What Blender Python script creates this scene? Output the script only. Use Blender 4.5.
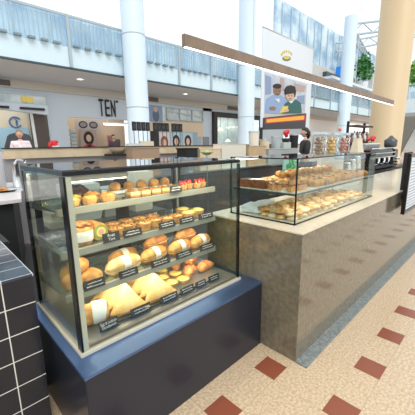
import bpy, bmesh, math, random
from mathutils import Vector, Matrix, noise
random.seed(7)
PI=math.pi
for o in list(bpy.data.objects): bpy.data.objects.remove(o)
sc=bpy.context.scene
COL=sc.collection
# ---------------------------------------------------------------- camera
YAW,PITCH,ROLL,F=0.796739,0.20711,0.0128566,299.0
EYE=Vector((0,0,1.5))
_f=Vector((math.cos(YAW)*math.cos(PITCH),math.sin(YAW)*math.cos(PITCH),-math.sin(PITCH)))
_r=Vector((math.sin(YAW),-math.cos(YAW),0)); _d=_f.cross(_r)
RT=_r*math.cos(ROLL)+_d*math.sin(ROLL); DN=_d*math.cos(ROLL)-_r*math.sin(ROLL)
cam_d=bpy.data.cameras.new('camera'); cam=bpy.data.objects.new('camera',cam_d); COL.objects.link(cam)
cam_d.sensor_width=36; cam_d.lens=F/415*36; cam_d.clip_start=.02; cam_d.clip_end=500
m=Matrix((( RT.x,-DN.x,-_f.x,EYE.x),(RT.y,-DN.y,-_f.y,EYE.y),(RT.z,-DN.z,-_f.z,EYE.z),(0,0,0,1)))
cam.matrix_world=m
sc.camera=cam
def at(px,py,**k):
    "real point seen at a pixel on the plane X=, Y= or Z="
    d=RT*((px-207.5)/F)+DN*((py-207.5)/F)+_f
    (a,v),=k.items(); i='XYZ'.index(a)
    return EYE+d*((v-EYE[i])/d[i])
# ---------------------------------------------------------------- light
w=bpy.data.worlds.new('world'); sc.world=w; w.use_nodes=True
bg=w.node_tree.nodes['Background']; bg.inputs[0].default_value=(.90,.96,1.0,1); bg.inputs[1].default_value=1.2
sd=bpy.data.lights.new('skylight_sun','SUN'); so=bpy.data.objects.new('skylight_sun',sd); COL.objects.link(so)
sd.energy=1.3; sd.angle=math.radians(35); sd.color=(1,.97,.92)
so.rotation_euler=(math.radians(38),math.radians(-14),0)
vs=sc.view_settings; vs.view_transform='Standard'; vs.look='None'; vs.gamma=1; vs.exposure=0.05; vs.use_curve_mapping=False

def fill_light(name,loc,sx,sy,power,col=(1,.97,.93),rot=(0,0,0)):
    l=bpy.data.lights.new(name,'AREA'); l.shape='RECTANGLE'; l.size=sx; l.size_y=sy; l.energy=power; l.color=col
    o=bpy.data.objects.new(name,l); COL.objects.link(o); o.location=loc; o.rotation_euler=rot
# area lights added to brighten the dim shops and soffit under the balcony
fill_light('left_shop_fill',(1.5,16.9,3.7),6,1.2,60)
fill_light('ten_shop_fill',(7.7,17.2,3.9),4,1.2,60)
fill_light('framed_shop_fill',(19.3,17.2,3.9),5,1.2,110)
fill_light('right_shop_fill',(48,14.6,4.3),16,1.2,450)
fill_light('soffit_fill',(14,14.2,4.38),36,1.0,230)
fill_light('far_deck_fill',(35,0,4.0),3,14,700)  # extra fill, added to lift the dark space below the far deck
# ---------------------------------------------------------------- materials
MATS={}
def mat(name,col=(.5,.5,.5),rough=.5,metal=0,spec=.5,var=0,scale=20,bump=0,col2=None,coat=0,emit=None,estr=0,sub=0,detail=4):
    if name in MATS: return MATS[name]
    mt=bpy.data.materials.new(name); mt.use_nodes=True; MATS[name]=mt
    nt=mt.node_tree; b=nt.nodes['Principled BSDF']
    b.inputs['Base Color'].default_value=(*col,1); b.inputs['Roughness'].default_value=rough
    b.inputs['Metallic'].default_value=metal; b.inputs['Specular IOR Level'].default_value=spec
    if coat: b.inputs['Coat Weight'].default_value=coat; b.inputs['Coat Roughness'].default_value=.03
    if emit: b.inputs['Emission Color'].default_value=(*emit,1); b.inputs['Emission Strength'].default_value=estr
    if sub: b.inputs['Subsurface Weight'].default_value=sub; b.inputs['Subsurface Radius'].default_value=(.01,.006,.003)
    if var or col2 or bump:
        tc=nt.nodes.new('ShaderNodeTexCoord'); n=nt.nodes.new('ShaderNodeTexNoise')
        n.inputs['Scale'].default_value=scale; n.inputs['Detail'].default_value=detail
        nt.links.new(tc.outputs['Object'],n.inputs['Vector'])
        if var or col2:
            r=nt.nodes.new('ShaderNodeValToRGB')
            c2=col2 or tuple(min(1,c*(1+var)) for c in col); c1=col if col2 else tuple(c*(1-var) for c in col)
            r.color_ramp.elements[0].position=.36; r.color_ramp.elements[1].position=.64
            r.color_ramp.elements[0].color=(*c1,1); r.color_ramp.elements[1].color=(*c2,1)
            nt.links.new(n.outputs['Fac'],r.inputs[0]); nt.links.new(r.outputs[0],b.inputs['Base Color'])
        if bump:
            bp=nt.nodes.new('ShaderNodeBump'); bp.inputs['Strength'].default_value=bump; bp.inputs['Distance'].default_value=.01
            nt.links.new(n.outputs['Fac'],bp.inputs['Height']); nt.links.new(bp.outputs[0],b.inputs['Normal'])
    return mt
def glass(name,tint=(.93,.97,.96),refl=1.0,base=0.03,rough=0.0,haze=0,hazecol=(.8,.85,.85)):
    if name in MATS: return MATS[name]
    mt=bpy.data.materials.new(name); mt.use_nodes=True; MATS[name]=mt
    nt=mt.node_tree; nt.nodes.remove(nt.nodes['Principled BSDF']); out=nt.nodes['Material Output']
    t=nt.nodes.new('ShaderNodeBsdfTransparent'); t.inputs[0].default_value=(*tint,1)
    g=nt.nodes.new('ShaderNodeBsdfGlossy'); g.inputs['Roughness'].default_value=rough
    lw=nt.nodes.new('ShaderNodeLayerWeight'); lw.inputs['Blend'].default_value=.5
    fr=nt.nodes.new('ShaderNodeMath'); fr.operation='POWER'; fr.inputs[1].default_value=4.5; nt.links.new(lw.outputs['Facing'],fr.inputs[0])
    ml=nt.nodes.new('ShaderNodeMath'); ml.operation='MULTIPLY_ADD'; ml.inputs[1].default_value=refl; ml.inputs[2].default_value=base; ml.use_clamp=True
    mx=nt.nodes.new('ShaderNodeMixShader')
    nt.links.new(fr.outputs[0],ml.inputs[0]); nt.links.new(ml.outputs[0],mx.inputs[0])
    src=t
    if haze:
        d=nt.nodes.new('ShaderNodeBsdfDiffuse'); d.inputs[0].default_value=(*hazecol,1)
        m2=nt.nodes.new('ShaderNodeMixShader'); m2.inputs[0].default_value=haze
        nt.links.new(t.outputs[0],m2.inputs[1]); nt.links.new(d.outputs[0],m2.inputs[2]); src=m2
    nt.links.new(src.outputs[0],mx.inputs[1]); nt.links.new(g.outputs[0],mx.inputs[2]); nt.links.new(mx.outputs[0],out.inputs[0])
    return mt
def tile_mat(name,per,size,off,c_main,c_line,c_accent=None,axes='XY',rough=.2,grout=.006,speck=0,tile=None):
    "grid of tiles in world metres; accent squares once per period"
    mt=bpy.data.materials.new(name); mt.use_nodes=True; MATS[name]=mt
    nt=mt.node_tree; b=nt.nodes['Principled BSDF']; N=nt.nodes.new; L=nt.links.new
    b.inputs['Roughness'].default_value=rough
    tc=N('ShaderNodeTexCoord'); sp=N('ShaderNodeSeparateXYZ'); L(tc.outputs['Object'],sp.inputs[0])
    def mth(op,a,bv=None,c=None):
        n=N('ShaderNodeMath'); n.operation=op
        for i,v in enumerate((a,bv,c)):
            if v is None: continue
            if isinstance(v,(int,float)): n.inputs[i].default_value=v
            else: L(v,n.inputs[i])
        return n.outputs[0]
    def fr(ax,p,o):
        return mth('FRACT',mth('DIVIDE',mth('ADD',sp.outputs[ax],100*p-o),p))
    tl=tile or (per,per)
    lines=None
    for ax,p,o in ((axes[0],tl[0],off[0]),(axes[1],tl[1],off[1])):
        f=fr(ax,p,o); l=mth('LESS_THAN',f,grout/p)
        lines=l if lines is None else mth('MAXIMUM',lines,l)
    nz=N('ShaderNodeTexNoise'); nz.inputs['Scale'].default_value=60; nz.inputs['Detail'].default_value=6; L(tc.outputs['Object'],nz.inputs[0])
    def mix(fac,a,bc):
        x=N('ShaderNodeMix'); x.data_type='RGBA'
        if isinstance(fac,(int,float)): x.inputs[0].default_value=fac
        else: L(fac,x.inputs[0])
        for i,v in ((6,a),(7,bc)):
            if isinstance(v,tuple): x.inputs[i].default_value=(*v,1)
            else: L(v,x.inputs[i])
        return x.outputs[2]
    base=c_main
    if speck:
        rp=N('ShaderNodeValToRGB'); rp.color_ramp.elements[0].position=.38; rp.color_ramp.elements[1].position=.62
        rp.color_ramp.elements[0].color=(*[c*(1-speck) for c in c_main],1); rp.color_ramp.elements[1].color=(*[min(1,c*(1+speck)) for c in c_main],1)
        L(nz.outputs['Fac'],rp.inputs[0]); base=rp.outputs[0]
        vo=N('ShaderNodeTexVoronoi'); vo.inputs['Scale'].default_value=35; L(tc.outputs['Object'],vo.inputs[0])
        base=mix(mth('LESS_THAN',vo.outputs['Distance'],.16),base,tuple(c*.72 for c in c_main))
    col=mix(lines,base,c_line)
    if c_accent:
        a=mth('MULTIPLY',mth('LESS_THAN',fr(axes[0],per,off[0]),size/per),mth('LESS_THAN',fr(axes[1],per*1.0,off[1]),size/per))
        col=mix(a,col,c_accent)
    L(col,b.inputs['Base Color'])
    return mt

STEEL=mat('brushed_steel',(.62,.63,.64),.28,1)
CHROME=mat('chrome',(.8,.8,.82),.08,1)
BLACK=mat('black_frame',(.006,.006,.007),.22,spec=.3)
MBLACK=mat('matt_black',(.015,.015,.016),.6)
WHITE=mat('white_paint',(.78,.80,.82),.5)
PWHITE=mat('column_white',(.66,.77,.86),.4)
CREAM=mat('cream_strip',(.60,.55,.44),.4)
KRAFT=mat('kraft_card',(.62,.43,.25),.8,var=.08,scale=12)
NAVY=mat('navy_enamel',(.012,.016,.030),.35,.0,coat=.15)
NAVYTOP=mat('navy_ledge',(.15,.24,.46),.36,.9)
GLASS=glass('clear_glass')
EGLASS=glass('case_end_glass',tint=(.90,.93,.90),refl=1.0,base=.03)
BGLASS=glass('balustrade_glass',tint=(.86,.93,.96),refl=.8,base=.06,haze=.12,hazecol=(.7,.84,.9))
TOPG=glass('tinted_top_glass',tint=(.35,.38,.38),refl=1.3,base=.10)
SHELFG=glass('shelf_glass',tint=(.84,.90,.86),refl=.8,base=.05,haze=.15,hazecol=(.5,.55,.5))
EDGE=mat('shelf_edge_aluminium',(.36,.36,.30),.35,.2)
WARM=mat('warm_light_tube',(1,.9,.7),.5,emit=(1,.86,.62),estr=5)
WLED=mat('white_light_strip',(1,1,1),.5,emit=(1,.99,.96),estr=3.0)
PAPER=mat('white_paper',(.80,.78,.72),.7,bump=.2,scale=30)
CHALK=mat('chalk_writing',(.75,.75,.72),.7)
TAGB=mat('chalkboard_tag',(.02,.02,.022),.5)
STONE=mat('taupe_stone',(.185,.160,.112),.13,var=.16,scale=28,coat=.4,detail=8)
DKGREY=mat('dark_grey_panel',(.06,.065,.07),.35)
GREYK=mat('kerb_grey_granite',(.24,.26,.25),.45,var=.25,scale=50)
SKIN=mat('skin',(.62,.38,.27),.5,sub=.1)
SKIN2=mat('skin_dark',(.30,.16,.10),.5)
HAIR=mat('black_hair',(.012,.01,.01),.5)
RED=mat('red_petals',(.75,.03,.04),.5)
GREEN=mat('green_leaves',(.06,.24,.05),.5,var=.4,scale=6)

# ---------------------------------------------------------------- mesh helpers
def nb(): return bmesh.new()
def box(bm,x0,y0,z0,x1,y1,z1,mi=0):
    vs_=[bm.verts.new(p) for p in ((x0,y0,z0),(x1,y0,z0),(x1,y1,z0),(x0,y1,z0),(x0,y0,z1),(x1,y0,z1),(x1,y1,z1),(x0,y1,z1))]
    for f in ((0,3,2,1),(4,5,6,7),(0,1,5,4),(1,2,6,5),(2,3,7,6),(3,0,4,7)):
        bm.faces.new([vs_[i] for i in f]).material_index=mi
    return vs_
def prism(bm,pts,axis,a,b,mi=0):
    "closed polygon of 2-D points extruded along axis from a to b"
    def P(p,t):
        if axis=='Z': return (p[0],p[1],t)
        if axis=='Y': return (p[0],t,p[1])
        return (t,p[0],p[1])
    A=[bm.verts.new(P(p,a)) for p in pts]; Bv=[bm.verts.new(P(p,b)) for p in pts]; n=len(pts)
    fs=[bm.faces.new(A),bm.faces.new(Bv)]+[bm.faces.new((A[i],A[(i+1)%n],Bv[(i+1)%n],Bv[i])) for i in range(n)]
    for f in fs: f.material_index=mi
    bmesh.ops.recalc_face_normals(bm,faces=fs)
def tube(bm,pts,r,seg=8,mi=0,cap=True):
    pts=[Vector(p) for p in pts]; rings=[]
    rr=r if isinstance(r,(list,tuple)) else [r]*len(pts)
    for i,p in enumerate(pts):
        d=(pts[min(i+1,len(pts)-1)]-pts[max(i-1,0)]).normalized()
        u=d.cross(Vector((0,0,1)));
        if u.length<.05: u=d.cross(Vector((1,0,0)))
        u.normalize(); v=d.cross(u)
        rings.append([bm.verts.new(p+(u*math.cos(2*PI*k/seg)+v*math.sin(2*PI*k/seg))*rr[i]) for k in range(seg)])
    for a,b in zip(rings,rings[1:]):
        for k in range(seg): bm.faces.new((a[k],a[(k+1)%seg],b[(k+1)%seg],b[k])).material_index=mi
    if cap:
        bm.faces.new(rings[0]).material_index=mi; bm.faces.new(rings[-1][::-1]).material_index=mi
def lathe(bm,prof,cx=0,cy=0,seg=20,rip=0,nr=12,mi=0,sx=1,sy=1):
    "profile (r,z) turned round a vertical axis; rip gives fluting"
    rings=[]
    for r,z in prof:
        if r<1e-5: rings.append([bm.verts.new((cx,cy,z))])
        else: rings.append([bm.verts.new((cx+sx*r*(1+rip*math.cos(nr*2*PI*k/seg))*math.cos(2*PI*k/seg),cy+sy*r*(1+rip*math.cos(nr*2*PI*k/seg))*math.sin(2*PI*k/seg),z)) for k in range(seg)])
    for a,b in zip(rings,rings[1:]):
        for k in range(seg):
            j=(k+1)%seg
            if len(a)==1 and len(b)==1: continue
            if len(a)==1: f=bm.faces.new((a[0],b[j],b[k]))
            elif len(b)==1: f=bm.faces.new((a[k],a[j],b[0]))
            else: f=bm.faces.new((a[k],a[j],b[j],b[k]))
            f.material_index=mi
    bmesh.ops.recalc_face_normals(bm,faces=bm.faces[:])
def blob(bm,c,s,sub=3,amp=.1,freq=3,seed=0,flat=0,mi=0):
    ret=bmesh.ops.create_icosphere(bm,subdivisions=sub,radius=1)
    for v in ret['verts']:
        n=noise.noise(v.co*freq+Vector((seed*7.3,seed*3.1,seed)))
        p=v.co*(1+amp*n*2)
        if flat and p.z<-flat: p.z=-flat
        v.co=Vector((c[0]+p.x*s[0],c[1]+p.y*s[1],c[2]+p.z*s[2]))
    for f in {f for v in ret['verts'] for f in v.link_faces}: f.material_index=mi
def mesh(name,bm,mats,smooth=False,bevel=0,seg=2):
    if bevel:
        bmesh.ops.bevel(bm,geom=[e for e in bm.edges if len(e.link_faces)==2 and e.calc_face_angle(0)>.5],offset=bevel,segments=seg,affect='EDGES',clamp_overlap=True)
    me=bpy.data.meshes.new(name); bm.to_mesh(me); bm.free()
    for x in (mats if isinstance(mats,(list,tuple)) else [mats]): me.materials.append(x)
    if smooth:
        for p in me.polygons: p.use_smooth=True
    return me
BASE={}
def thing(name,label,cat,loc=(0,0,0),rotz=0,group=None):
    o=bpy.data.objects.new(name,None); COL.objects.link(o); o.empty_display_size=.1
    o.location=loc; o.rotation_euler=(0,0,rotz); o['label']=label; o['category']=cat
    if group: o['group']=group
    BASE[o.name]=Vector(loc); return o
def part(name,bm,m_,parent,smooth=False,bevel=0,label=None,world=True,stuff=False):
    "one mesh under its thing; world=True: the mesh was drawn in world metres"
    root=parent
    while root.parent: root=root.parent
    if world: bmesh.ops.translate(bm,verts=bm.verts,vec=-BASE[root.name])
    o=bpy.data.objects.new(name,mesh(name,bm,m_,smooth,bevel)); COL.objects.link(o); o.parent=parent
    if label: o['label']=label
    if stuff: o['kind']='stuff'
    return o
def solo(name,bm,m_,label,cat,loc=(0,0,0),rotz=0,group=None,smooth=False,bevel=0,kind=None):
    o=bpy.data.objects.new(name,mesh(name,bm,m_,smooth,bevel)); COL.objects.link(o)
    o.location=loc; o.rotation_euler=(0,0,rotz); o['label']=label; o['category']=cat
    if group: o['group']=group
    if kind: o['kind']=kind
    return o
def struct(name,bm,m_,smooth=False,bevel=0,parent=None):
    o=bpy.data.objects.new(name,mesh(name,bm,m_,smooth,bevel)); COL.objects.link(o)
    if parent: o.parent=parent
    else: o['kind']='structure'
    return o
def copy_tree(o,parent=None):
    c=o.copy(); COL.objects.link(c)
    if parent: c.parent=parent
    for ch in list(o.children): copy_tree(ch,c)
    return c
def dup(root,loc,rotz=0,label=None,group=None,s=None):
    c=copy_tree(root); c.location=loc; c.rotation_euler=(0,0,rotz)
    if label: c['label']=label
    if group: c['group']=group
    if s: c.scale=(s,s,s)
    return c
USED=set()
def put(proto,loc,rotz=0,label=None,group=None,s=None):
    "first call moves the prototype itself, later calls copy it"
    if proto.name in USED: return dup(proto,loc,rotz,label,group,s)
    USED.add(proto.name); proto.location=loc; proto.rotation_euler=(0,0,rotz)
    if label: proto['label']=label
    if group: proto['group']=group
    if s: proto.scale=(s,s,s)
    return proto
def bx(x0,y0,z0,x1,y1,z1):
    b=nb(); box(b,x0,y0,z0,x1,y1,z1); return b
def pbox(name,bounds,m_,parent,bevel=0,label=None,world=True): return part(name,bx(*bounds),m_,parent,bevel=bevel,label=label,world=world)
def text_bm(s,size,depth,font_scale_x=1):
    cu=bpy.data.curves.new('t','FONT'); cu.body=s; cu.size=size; cu.extrude=depth; cu.align_x='CENTER'; cu.align_y='CENTER'; cu.resolution_u=2
    ob=bpy.data.objects.new('t',cu); COL.objects.link(ob)
    dg=bpy.context.evaluated_depsgraph_get(); dg.update()
    me=bpy.data.meshes.new_from_object(ob.evaluated_get(dg)); b=nb(); b.from_mesh(me)
    bpy.data.objects.remove(ob); bpy.data.curves.remove(cu); bpy.data.meshes.remove(me)
    for v in b.verts: v.co=Vector((v.co.x*font_scale_x,-v.co.z,v.co.y))   # stands up, facing -Y
    return b

#================================================================ SETTING
FLOOR=tile_mat('terrazzo_floor',.48,.16,(.022,.42),(.66,.49,.32),(.50,.38,.26),c_accent=(.30,.085,.045),rough=.22,grout=.004,speck=.16,tile=(.48,.48))
b=nb(); box(b,-8,-8,-.1,75,25,0); struct('floor',b,FLOOR)
b=nb(); box(b,1.704,.80,0,9.7,.889,.012); struct('trim_1',b,GREYK,bevel=.003)
b=nb(); box(b,-1.5,1.9,0,8.2,5.2,.006); struct('trim_2',b,mat('kiosk_dark_floor',(.05,.05,.05),.4))

# ------- opposite side of the mall, level with the concourse
SHOPW=mat('shopfront_plaster',(.52,.61,.70),.6)
SOFF=mat('soffit_grey',(.47,.53,.62),.7)
BEIGE=mat('bulkhead_beige',(.50,.49,.45),.7)
FASC=mat('fascia_pale_blue',(.66,.82,.90),.15,coat=.4)
DLINE=mat('dark_edge',(.05,.08,.09),.5)
TANW=mat('shop_tan_wall',(.55,.42,.30),.7)
CREW=mat('shop_cream_wall',(.72,.66,.52),.7)
CLER=mat('clerestory_glass',(.40,.50,.52),.15,col2=(.72,.78,.78),scale=1.4)
# balcony slab and soffit
b=nb(); box(b,-6,12.5,4.42,72,20,4.56); struct('ceiling',b,SOFF)
b=nb(); box(b,-6,12.40,4.40,72,12.52,4.46); struct('trim_3',b,DLINE)
b=nb(); box(b,-6,12.44,4.46,72,12.5,5.18); struct('wall_fascia',b,FASC)
b=nb(); box(b,-6,15.9,4.05,72,16.05,4.42); struct('trim_4',b,BEIGE)
# upper storey behind the balcony
UPG=mat('upper_glazing',(.26,.42,.58),.2,col2=(.66,.78,.84),scale=.7)
b=nb(); box(b,-6,16,4.56,24,16.2,7.6); struct('wall_upper',b,UPG)
b=nb(); box(b,24,16,4.56,60,16.2,13.6); struct('wall_upper_right',b,UPG)
b=nb(); box(b,24,15.4,8.0,60,16,9.3); struct('trim_5',b,mat('upper_band',(.62,.60,.55),.6))
b=nb(); box(b,24,15.2,5.2,60,16,6.3); struct('trim_6',b,mat('upper_band_grey',(.55,.62,.66),.6))
bmul=nb()
for i in range(44):
    x=-5+i*1.5; box(bmul,x,15.93,4.6,x+.09,16,7.6 if x<24 else 13.4)
struct('trim_7',bmul,mat('mullion_blue',(.42,.55,.63),.4))

# shopfront wall at y=16 in bays, openings left between
def wallbits(name,rects,m_,y0=16,y1=16.2):
    b=nb()
    for x0,z0,x1,z1 in rects: box(b,x0,y0,z0,x1,y1,z1)
    return struct(name,b,m_)
wallbits('wall_back',[(5.4,2.94,9.75,4.05),(5.05,0,5.4,4.05),(5.4,0,5.9,2.94),(5.9,0,9.6,1.2),(9.6,0,10.2,4.05),
                      (-6,3.75,5.05,4.05),(15.3,0,16.2,4.05),(15.3,3.85,22.5,4.05),(22.3,0,26,4.05),(26,2.4,31,4.05),(26,0,31,.9),(60,0,72,4.4)],SHOPW)
wallbits('wall_back_cream',[(10.2,1.9,15.3,3.05)],mat('cream_peach_wall',(.66,.55,.42),.7))
wallbits('wall_back_lower',[(10.2,0,15.3,1.9),(10.2,3.9,15.3,4.05)],SHOPW)
wallbits('wall_back_upper',[(10.2,3.05,15.3,3.9)],CLER)
# left shop interior
wallbits('wall_left_shop',[(-6,0,5.3,3.75)],CREW,17.9,18.0)
wallbits('wall_left_shop_blue',[(-6,0,4.6,2.45)],mat('shop_blue_wall',(.40,.64,.80),.6),17.86,17.9)
wallbits('wall_left_shop_dark',[(4.7,0,5.6,3.3)],mat('shop_dark_opening',(.12,.10,.09),.6),17.8,17.88)
# ten shop interior
wallbits('wall_shop_tan',[(5.3,0,10.4,4.0)],TANW,18.4,18.5)
wallbits('wall_shop_far',[(16.2,0,22.5,4.0)],mat('shop_pale_green_wall',(.50,.60,.60),.6,col2=(.74,.78,.76),scale=2),18.4,18.5)
# right part: pale interiors and dark shop
wallbits('wall_right_pale',[(31,0,40,4.4),(40,2.9,60,4.4)],mat('pale_wall',(.72,.72,.72),.6))
wallbits('wall_right_dark',[(40,0,60,2.9)],mat('dark_shop_wall',(.10,.075,.07),.6,col2=(.25,.14,.10),scale=.7),17.5,17.6)
b=nb(); box(b,66,-14,0,66.4,25,6.0); struct('wall_far',b,mat('far_wall',(.75,.80,.83),.6,col2=(.88,.9,.9),scale=.3))
b=nb(); box(b,66,-14,6.0,66.4,25,11); struct('wall_far_upper',b,mat('far_glazing',(.62,.74,.82),.3,col2=(.85,.9,.93),scale=.3))

# balustrade of the upper floor, one unit per bay
RAILM=mat('rail_grey_blue',(.42,.50,.54),.4,.2)
BRK=mat('bracket_dark_grey',(.22,.30,.34),.6)  # plain dark grey of the ledge brackets
posts=[-5.0,-1.6,1.7,4.94,7.4,10.27,12.55,15.4,18.4,21.6,24.7,27.8,31,34.5,38,42]
for i,(a,c) in enumerate(zip(posts,posts[1:])):
    t=thing('balustrade','glass balcony balustrade bay, '+['outermost on the left','second bay from the left','third bay from the left','fourth bay from the left, above the slim-lettered shop','bay just left of the large left column','bay just right of the large left column','narrow bay above the row of hair pictures','bay left of the second white column','bay behind the second white column','bay behind the hanging advertising cloth','bay right of the second white column, half behind the cloth','bay behind the cloth edge','bay right of the cloth, over the pale wall','bay before the far white column','rightmost bay before the tan column'][i],'balustrade',(a,12.5,5.18),group='balcony balustrade bays')
    pbox('post',(a-.05,12.36,4.46,a+.05,12.44,6.3),RAILM,t)
    pbox('handrail',(a+.05,12.38,6.22,c-.05,12.44,6.3),RAILM,t)
    pbox('glass_panel',(a+.06,12.46,5.2,c-.06,12.475,6.15),BGLASS,t)
    if i<11:
        n=int((c-a)/.16)
        bb=nb()
        for k in range(n):
            x=a+.1+k*(c-a-.2)/n; pbox('baluster',(x,12.40,5.18,x+.02,12.42,6.22),RAILM,t)
        bb=nb()
        n=int((c-a)/.42)
        for k in range(n):
            x=a+.15+k*(c-a-.3)/n; pbox('ledge_bracket',(x,12.26,5.19,x+.22,12.44,5.26),BRK,t)

def column(x,y,r,h,m_,label,group=None,ring=True):
    t=thing('column',label,'column',(x,y,0),group=group)
    bb=nb(); lathe(bb,[(0,0),(r+.06,0),(r+.06,.25),(r,.3),(r,h)],x,y,64); part('shaft',bb,m_,t,smooth=True)
    if not ring: return
    bb=nb(); 
    for z in (3.1,6.0): lathe(bb,[(r+.003,z),(r+.012,z+.01),(r+.012,z+.03),(r+.003,z+.04)],x,y,32)
    part('joint_ring',bb,mat('joint_grey',(.45,.5,.55),.5),t)
for o in ():pass
column(7.5,12,.48,10,PWHITE,'large round white column left of the centre, beside the slim-lettered shop','white columns')
column(15.15,12,.5,10,PWHITE,'second round white column, behind the kraft boxes','white columns')
column(30.0,12,.55,12.5,PWHITE,'far round white column right of the hanging cloth','white columns')
TANC=mat('tan_column_paint',(.66,.50,.30),.45)
column(13.0,3.60,.565,11,TANC,'big tan round column at the right',None,False)

# roof trusses far right
def truss(p,q,label):
    t=thing('roof_truss',label,'truss',p,group='white roof trusses')
    p=Vector(p);q=Vector(q); up=Vector((0,0,.9))
    bb=nb(); tube(bb,[p,q],.10); tube(bb,[p+up,q+up],.10); part('chord',bb,mat('truss_grey',(.42,.50,.56),.5),t)
    bb=nb(); n=9
    for k in range(n):
        a=p.lerp(q,k/n); c=p.lerp(q,(k+1)/n); tube(bb,[a,(a+c)/2+up],.05,6); tube(bb,[(a+c)/2+up,c],.05,6)
    part('lattice',bb,MATS['truss_grey'],t)
truss((30,12,11.0),(52,2,15.6),'white lattice roof truss rising from the far white column')
truss((30,12,11.0),(46,15.9,12.4),'white lattice roof truss running to the back wall')
truss((36,15.8,11.5),(60,4,17.5),'white lattice roof truss furthest to the right')

#================================================================ SHOP DETAILS
t=thing('shop_sign','black tall lettering TEN with a small dot on the pale fascia','sign',(8.1,16,3.55))
# three narrow capitals and the dot
def letters(s,cx,y,zc,h,wid,m_,parent,dep=.03,name='letter'):
    n=len(s); step=wid/n
    for i,ch in enumerate(s):
        if ch==' ': continue
        bb=text_bm(ch,h*1.42,dep); xs=[v.co.x for v in bb.verts]; zs=[v.co.z for v in bb.verts]
        mx,Mx,mz,Mz=min(xs),max(xs),min(zs),max(zs)
        for v in bb.verts:
            v.co.x=(v.co.x-(mx+Mx)/2)/(Mx-mx)*step*(.74 if ch!='I' else .2); v.co.z=(v.co.z-(mz+Mz)/2)/(Mz-mz)*h
        bmesh.ops.translate(bb,verts=bb.verts,vec=(cx-wid/2+(i+.5)*step,y,zc)); part(name,bb,m_,parent)
letters('TEN',8.08,15.96,3.52,.88,1.02,MBLACK,t,.03)
bb=nb(); bmesh.ops.create_cone(bb,segments=16,radius1=.06,radius2=.06,depth=.05,cap_ends=True,matrix=Matrix.Translation((8.68,15.96,3.9))@Matrix.Rotation(PI/2,4,'X')); part('dot',bb,MBLACK,t)

t=thing('shop_clerestory','pale glazed strip with a yellow label above the left shop','window strip',(3,15.8,3.4))
pbox('glass',(-5,15.84,3.42,5.0,15.9,3.78),CLER,t); 
bb=nb(); box(bb,-5,15.8,3.36,5.03,15.92,3.42); box(bb,-5,15.8,3.78,5.03,15.92,3.84)
for x in (1,2.2,3.2,4.1,4.97): box(bb,x,15.8,3.42,x+.05,15.92,3.78)
part('frame',bb,RAILM,t); pbox('label_panel',(3.95,15.79,3.47,4.4,15.81,3.72),mat('yellow_label',(.8,.62,.12),.5),t)
t=thing('shop_canopy','white curved canopy with dark slots over the left shop','canopy',(3.5,15.6,3.0))
bb=nb()
pts=[(-4+8.9*k/20, 2.95+.22*math.sin(PI*k/20)) for k in range(21)]
prism(bb,pts+[(4.9,3.36),(-4,3.36)],'Y',15.5,15.85); part('fascia',bb,SHOPW,t)
bb=nb()
for a,c in ((1.0,3.35),(3.75,4.75)): box(bb,a,15.44,3.12,c,15.5,3.22)
part('slot',bb,MBLACK,t)
# recessed vent above
solo('ceiling_vent',bx(1.5,15.84,4.12,3.6,15.9,4.34),mat('vent_dark',(.10,.09,.09),.6),'long dark vent slot in the bulkhead over the left shop','vent')
solo('ceiling_vent',bx(9.9,15.84,4.1,11.4,15.9,4.34),MATS['vent_dark'],'dark vent slot in the bulkhead right of the large left column','vent')
solo('ceiling_vent',bx(17.8,15.84,4.1,19.8,15.9,4.34),MATS['vent_dark'],'dark vent slot in the bulkhead above the black-framed shop','vent')
for x,y,lb in ((5.9,14.0,'round downlight in the soffit left of the large column'),(12.0,14.0,'round downlight in the soffit right of the large left column'),(25,14,'round downlight in the soffit near the hanging cloth')):
    t=thing('downlight',lb,'ceiling light',(x,y,4.42),group='soffit downlights')
    bb=nb(); lathe(bb,[(.12,4.42),(.2,4.42),(.2,4.395),(.12,4.395)],x,y,20); part('ring',bb,WHITE,t)
    bb=nb(); lathe(bb,[(0,4.405),(.12,4.405),(.12,4.415),(0,4.415)],x,y,20); part('lens',bb,WLED,t)
# round wall emblem
t=thing('wall_emblem','round blue emblem on the cream wall of the left shop','emblem',(4.05,17.9,2.72))
BLUE=mat('emblem_blue',(.05,.18,.45),.5)
bb=nb(); n=40
for k in range(28):
    a=.6+k*2*PI/34; c=.6+(k+1)*2*PI/34
    p=[(4.05+r*.75*math.cos(q),2.72+r*.75*math.sin(q)) for r,q in ((.30,a),(.38,a),(.38,c),(.30,c))]
    prism(bb,p,'Y',17.83,17.9)
part('ring',bb,BLUE,t)
bb=nb()
for zc in (2.78,2.66):
    for k in range(10):
        a=-PI/2+k*PI/10; c=a+PI/10
        prism(bb,[(4.05+r*.75*math.cos(q),zc+r*.75*math.sin(q)) for r,q in ((.06,a),(.12,a),(.12,c),(.06,c))],'Y',17.83,17.9)
part('numeral',bb,BLUE,t)
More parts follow.
